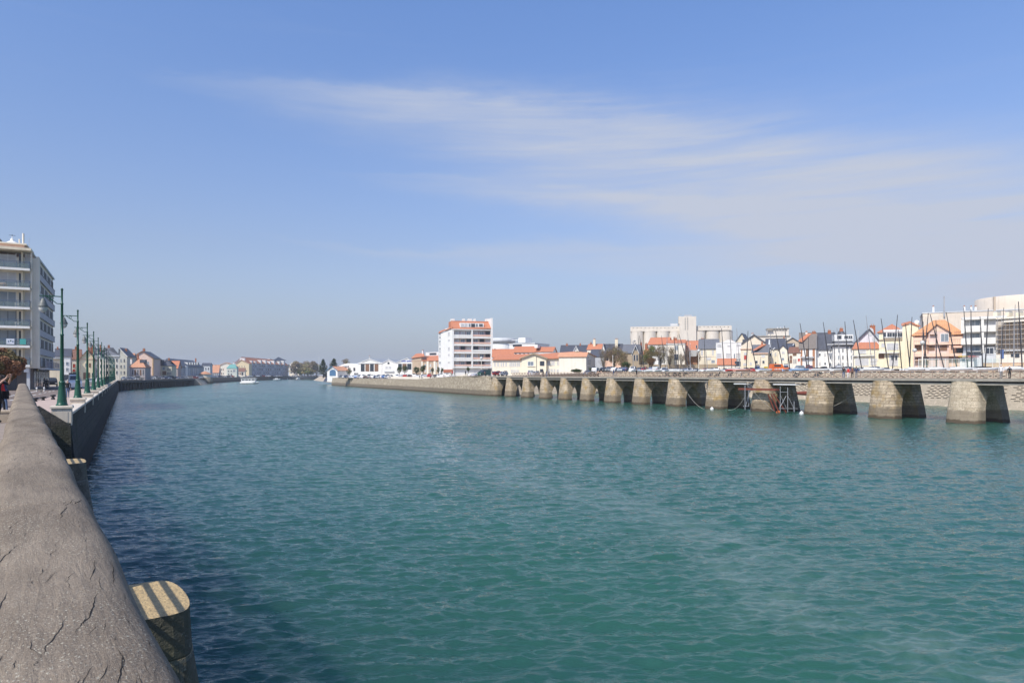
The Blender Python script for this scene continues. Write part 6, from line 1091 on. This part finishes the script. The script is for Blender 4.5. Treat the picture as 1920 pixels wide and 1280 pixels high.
# camera-side photographer, cut off by the left edge
SJ=lambda y,x: (x*math.cos(AR)-y*math.sin(AR), x*math.sin(AR)+y*math.cos(AR))
q=P(-5,22); person((q.x,q.y,DJ),R(62),'person in black at the left edge raising both bare arms to take a photograph','black','black','dark',1.68,.05,'raised',extra='bag',detail=True)
ph=P(13,21.4,703); 
for u_,zc,lab,tp,lg in ((7,30,'person in navy with a red bag further along the jetty at the left edge','navy','jeans'),(2.5,28,'person in a red top half hidden behind the photographer','red','black')):
    q=P(u_,zc); person((q.x,q.y,DJ-.1),R(80),lab,tp,lg,'dark',1.66,.15,group='walkers on the near jetty')
tag(MB().box(-.28,.28,-.18,.18,0,.32).bbox(-.3,.3,-.2,.2,.32,.40).build('basket',CL['beige'],None,P(5,22.5,z=DJ)),'pale woven basket on the jetty planks','basket')
for u_,zc,lab,tp,lg,h_ in ((127,65,'man in a dark jacket and jeans walking behind the first lamp post','black','jeans',1.76),(119.5,66,'person in black half hidden by the first lamp post','black','black',1.72),(88,110,'dark figure standing by the shop doors','black','black',1.72),(83.5,112,'dark figure left of the one by the shop doors','grey','black',1.7),(198,160,'distant walker in dark clothes between the lamps','black','grey',1.72),(204,175,'farther walker in dark clothes between the distant lamps','navy','jeans',1.7)):
    q=P(u_,zc); person((q.x,q.y,3.83 if u_<85 or u_>110 else 3.72),R(random.choice((10,170))),lab,tp,lg,'grey' if u_==127 else 'dark',h_)
def pb(u,vfeet_x,lab,tp,lg,hr='dark',h_=1.7,rz=0,arms='down',ex=None,st=.12,grp=None):
    X=vfeet_x; a=ray(u); zc=X/a[0]; person((X,a[1]*zc,DZ+.004),R(rz),lab,tp,lg,hr,h_,st,arms,grp,ex)
for r_ in [(1877,93.5,'man in a black jacket over a pale shirt with grey trousers, left of the couple','white','grey','white',1.80,-60),(1893,93.5,'woman in black with a red scarf and handbag, right of the couple','black','black','white',1.62,-60),(1582,91.8,'leftmost of four walkers, in a black coat and pale jeans','black','jeans','dark',1.74,120),(1590.5,91.8,'walker in a bright red jacket, second of four','red','white','grey',1.62,120),(1598,91.8,'walker in a brown jacket, third of four','brown','black','grey',1.72,120),(1605.5,91.8,'rightmost of four walkers, in a navy coat','navy','grey','dark',1.70,120),(1193.5,91.8,'lone walker in black pushing along near the middle of the jetty','black','black','dark',1.76,100),(1150.5,91.8,'walker in navy left of the lone walker in black','navy','grey','dark',1.72,100),(1018.5,91.8,'left of three strollers in black','black','black','dark',1.72,100),(1025,91.8,'middle of three strollers, in navy','navy','jeans','dark',1.7,100),(1029.5,91.8,'right of three strollers, in grey','grey','black','grey',1.6,100),(990.5,92.5,'short figure in purple by the railing','purple','grey','dark',1.35,100),(946.5,92.5,'figure in grey near the left end of the railing','grey','navy','dark',1.72,100),(921.5,92.8,'pale figure at the left end of the jetty','beige','white','fair',1.74,100),(909,92.8,'figure in brown at the foot of the jetty','brown','black','dark',1.6,100)]: pb(r_[0],r_[1],r_[2],r_[3],r_[4],r_[5],r_[6],r_[7])
t=bpy.context.scene.objects
for u_,zc,lab,tp,lg in ((848,212,'person in a red cap on the ramp by the promenade','red','grey'),(852.5,212,'person in dark grey next to the red cap on the ramp','grey','black'),(873,206,'person in black leaning over the abutment wall','black','black'),(846,213.5,'person in beige at the foot of the ramp','beige','black'),(787,258,'left of two people in dark clothes on the promenade bench','black','grey'),(791,257,'right of two people in dark clothes on the promenade bench','navy','black'),(807,246,'left of the strolling trio on the promenade','black','black'),(811.5,245,'pale dressed stroller in the middle of the promenade trio','white','jeans'),(815,244,'right of the strolling trio on the promenade','grey','black'),(732,292,'person in a white top and dark trousers on the promenade','white','black'),(638,372,'person in dark clothes at the quay corner','black','black'),(729.5,293,'person in black beside the one in the white top','black','black')):
    q=P(u_,zc); person((q.x,q.y,land(q.x,q.y)+.05),R(random.choice((-60,120))),lab,tp,lg,'dark',1.7)

# ------------------------------------------------------------ air
hz_m=bpy.data.materials.new('haze_air'); hz_m.use_nodes=True; t=NT(hz_m.node_tree); t.n.remove(t.n['Principled BSDF']); pv=t.node('ShaderNodeVolumePrincipled'); pv.inputs['Density'].default_value=HAZE; pv.inputs['Color'].default_value=(.80,.86,.95,1); t.l.new(pv.outputs[0],t.n['Material Output'].inputs['Volume'])
tag(MB().box(-3200,4200,-450,4200,-5,60).build('haze',hz_m),kind='stuff')
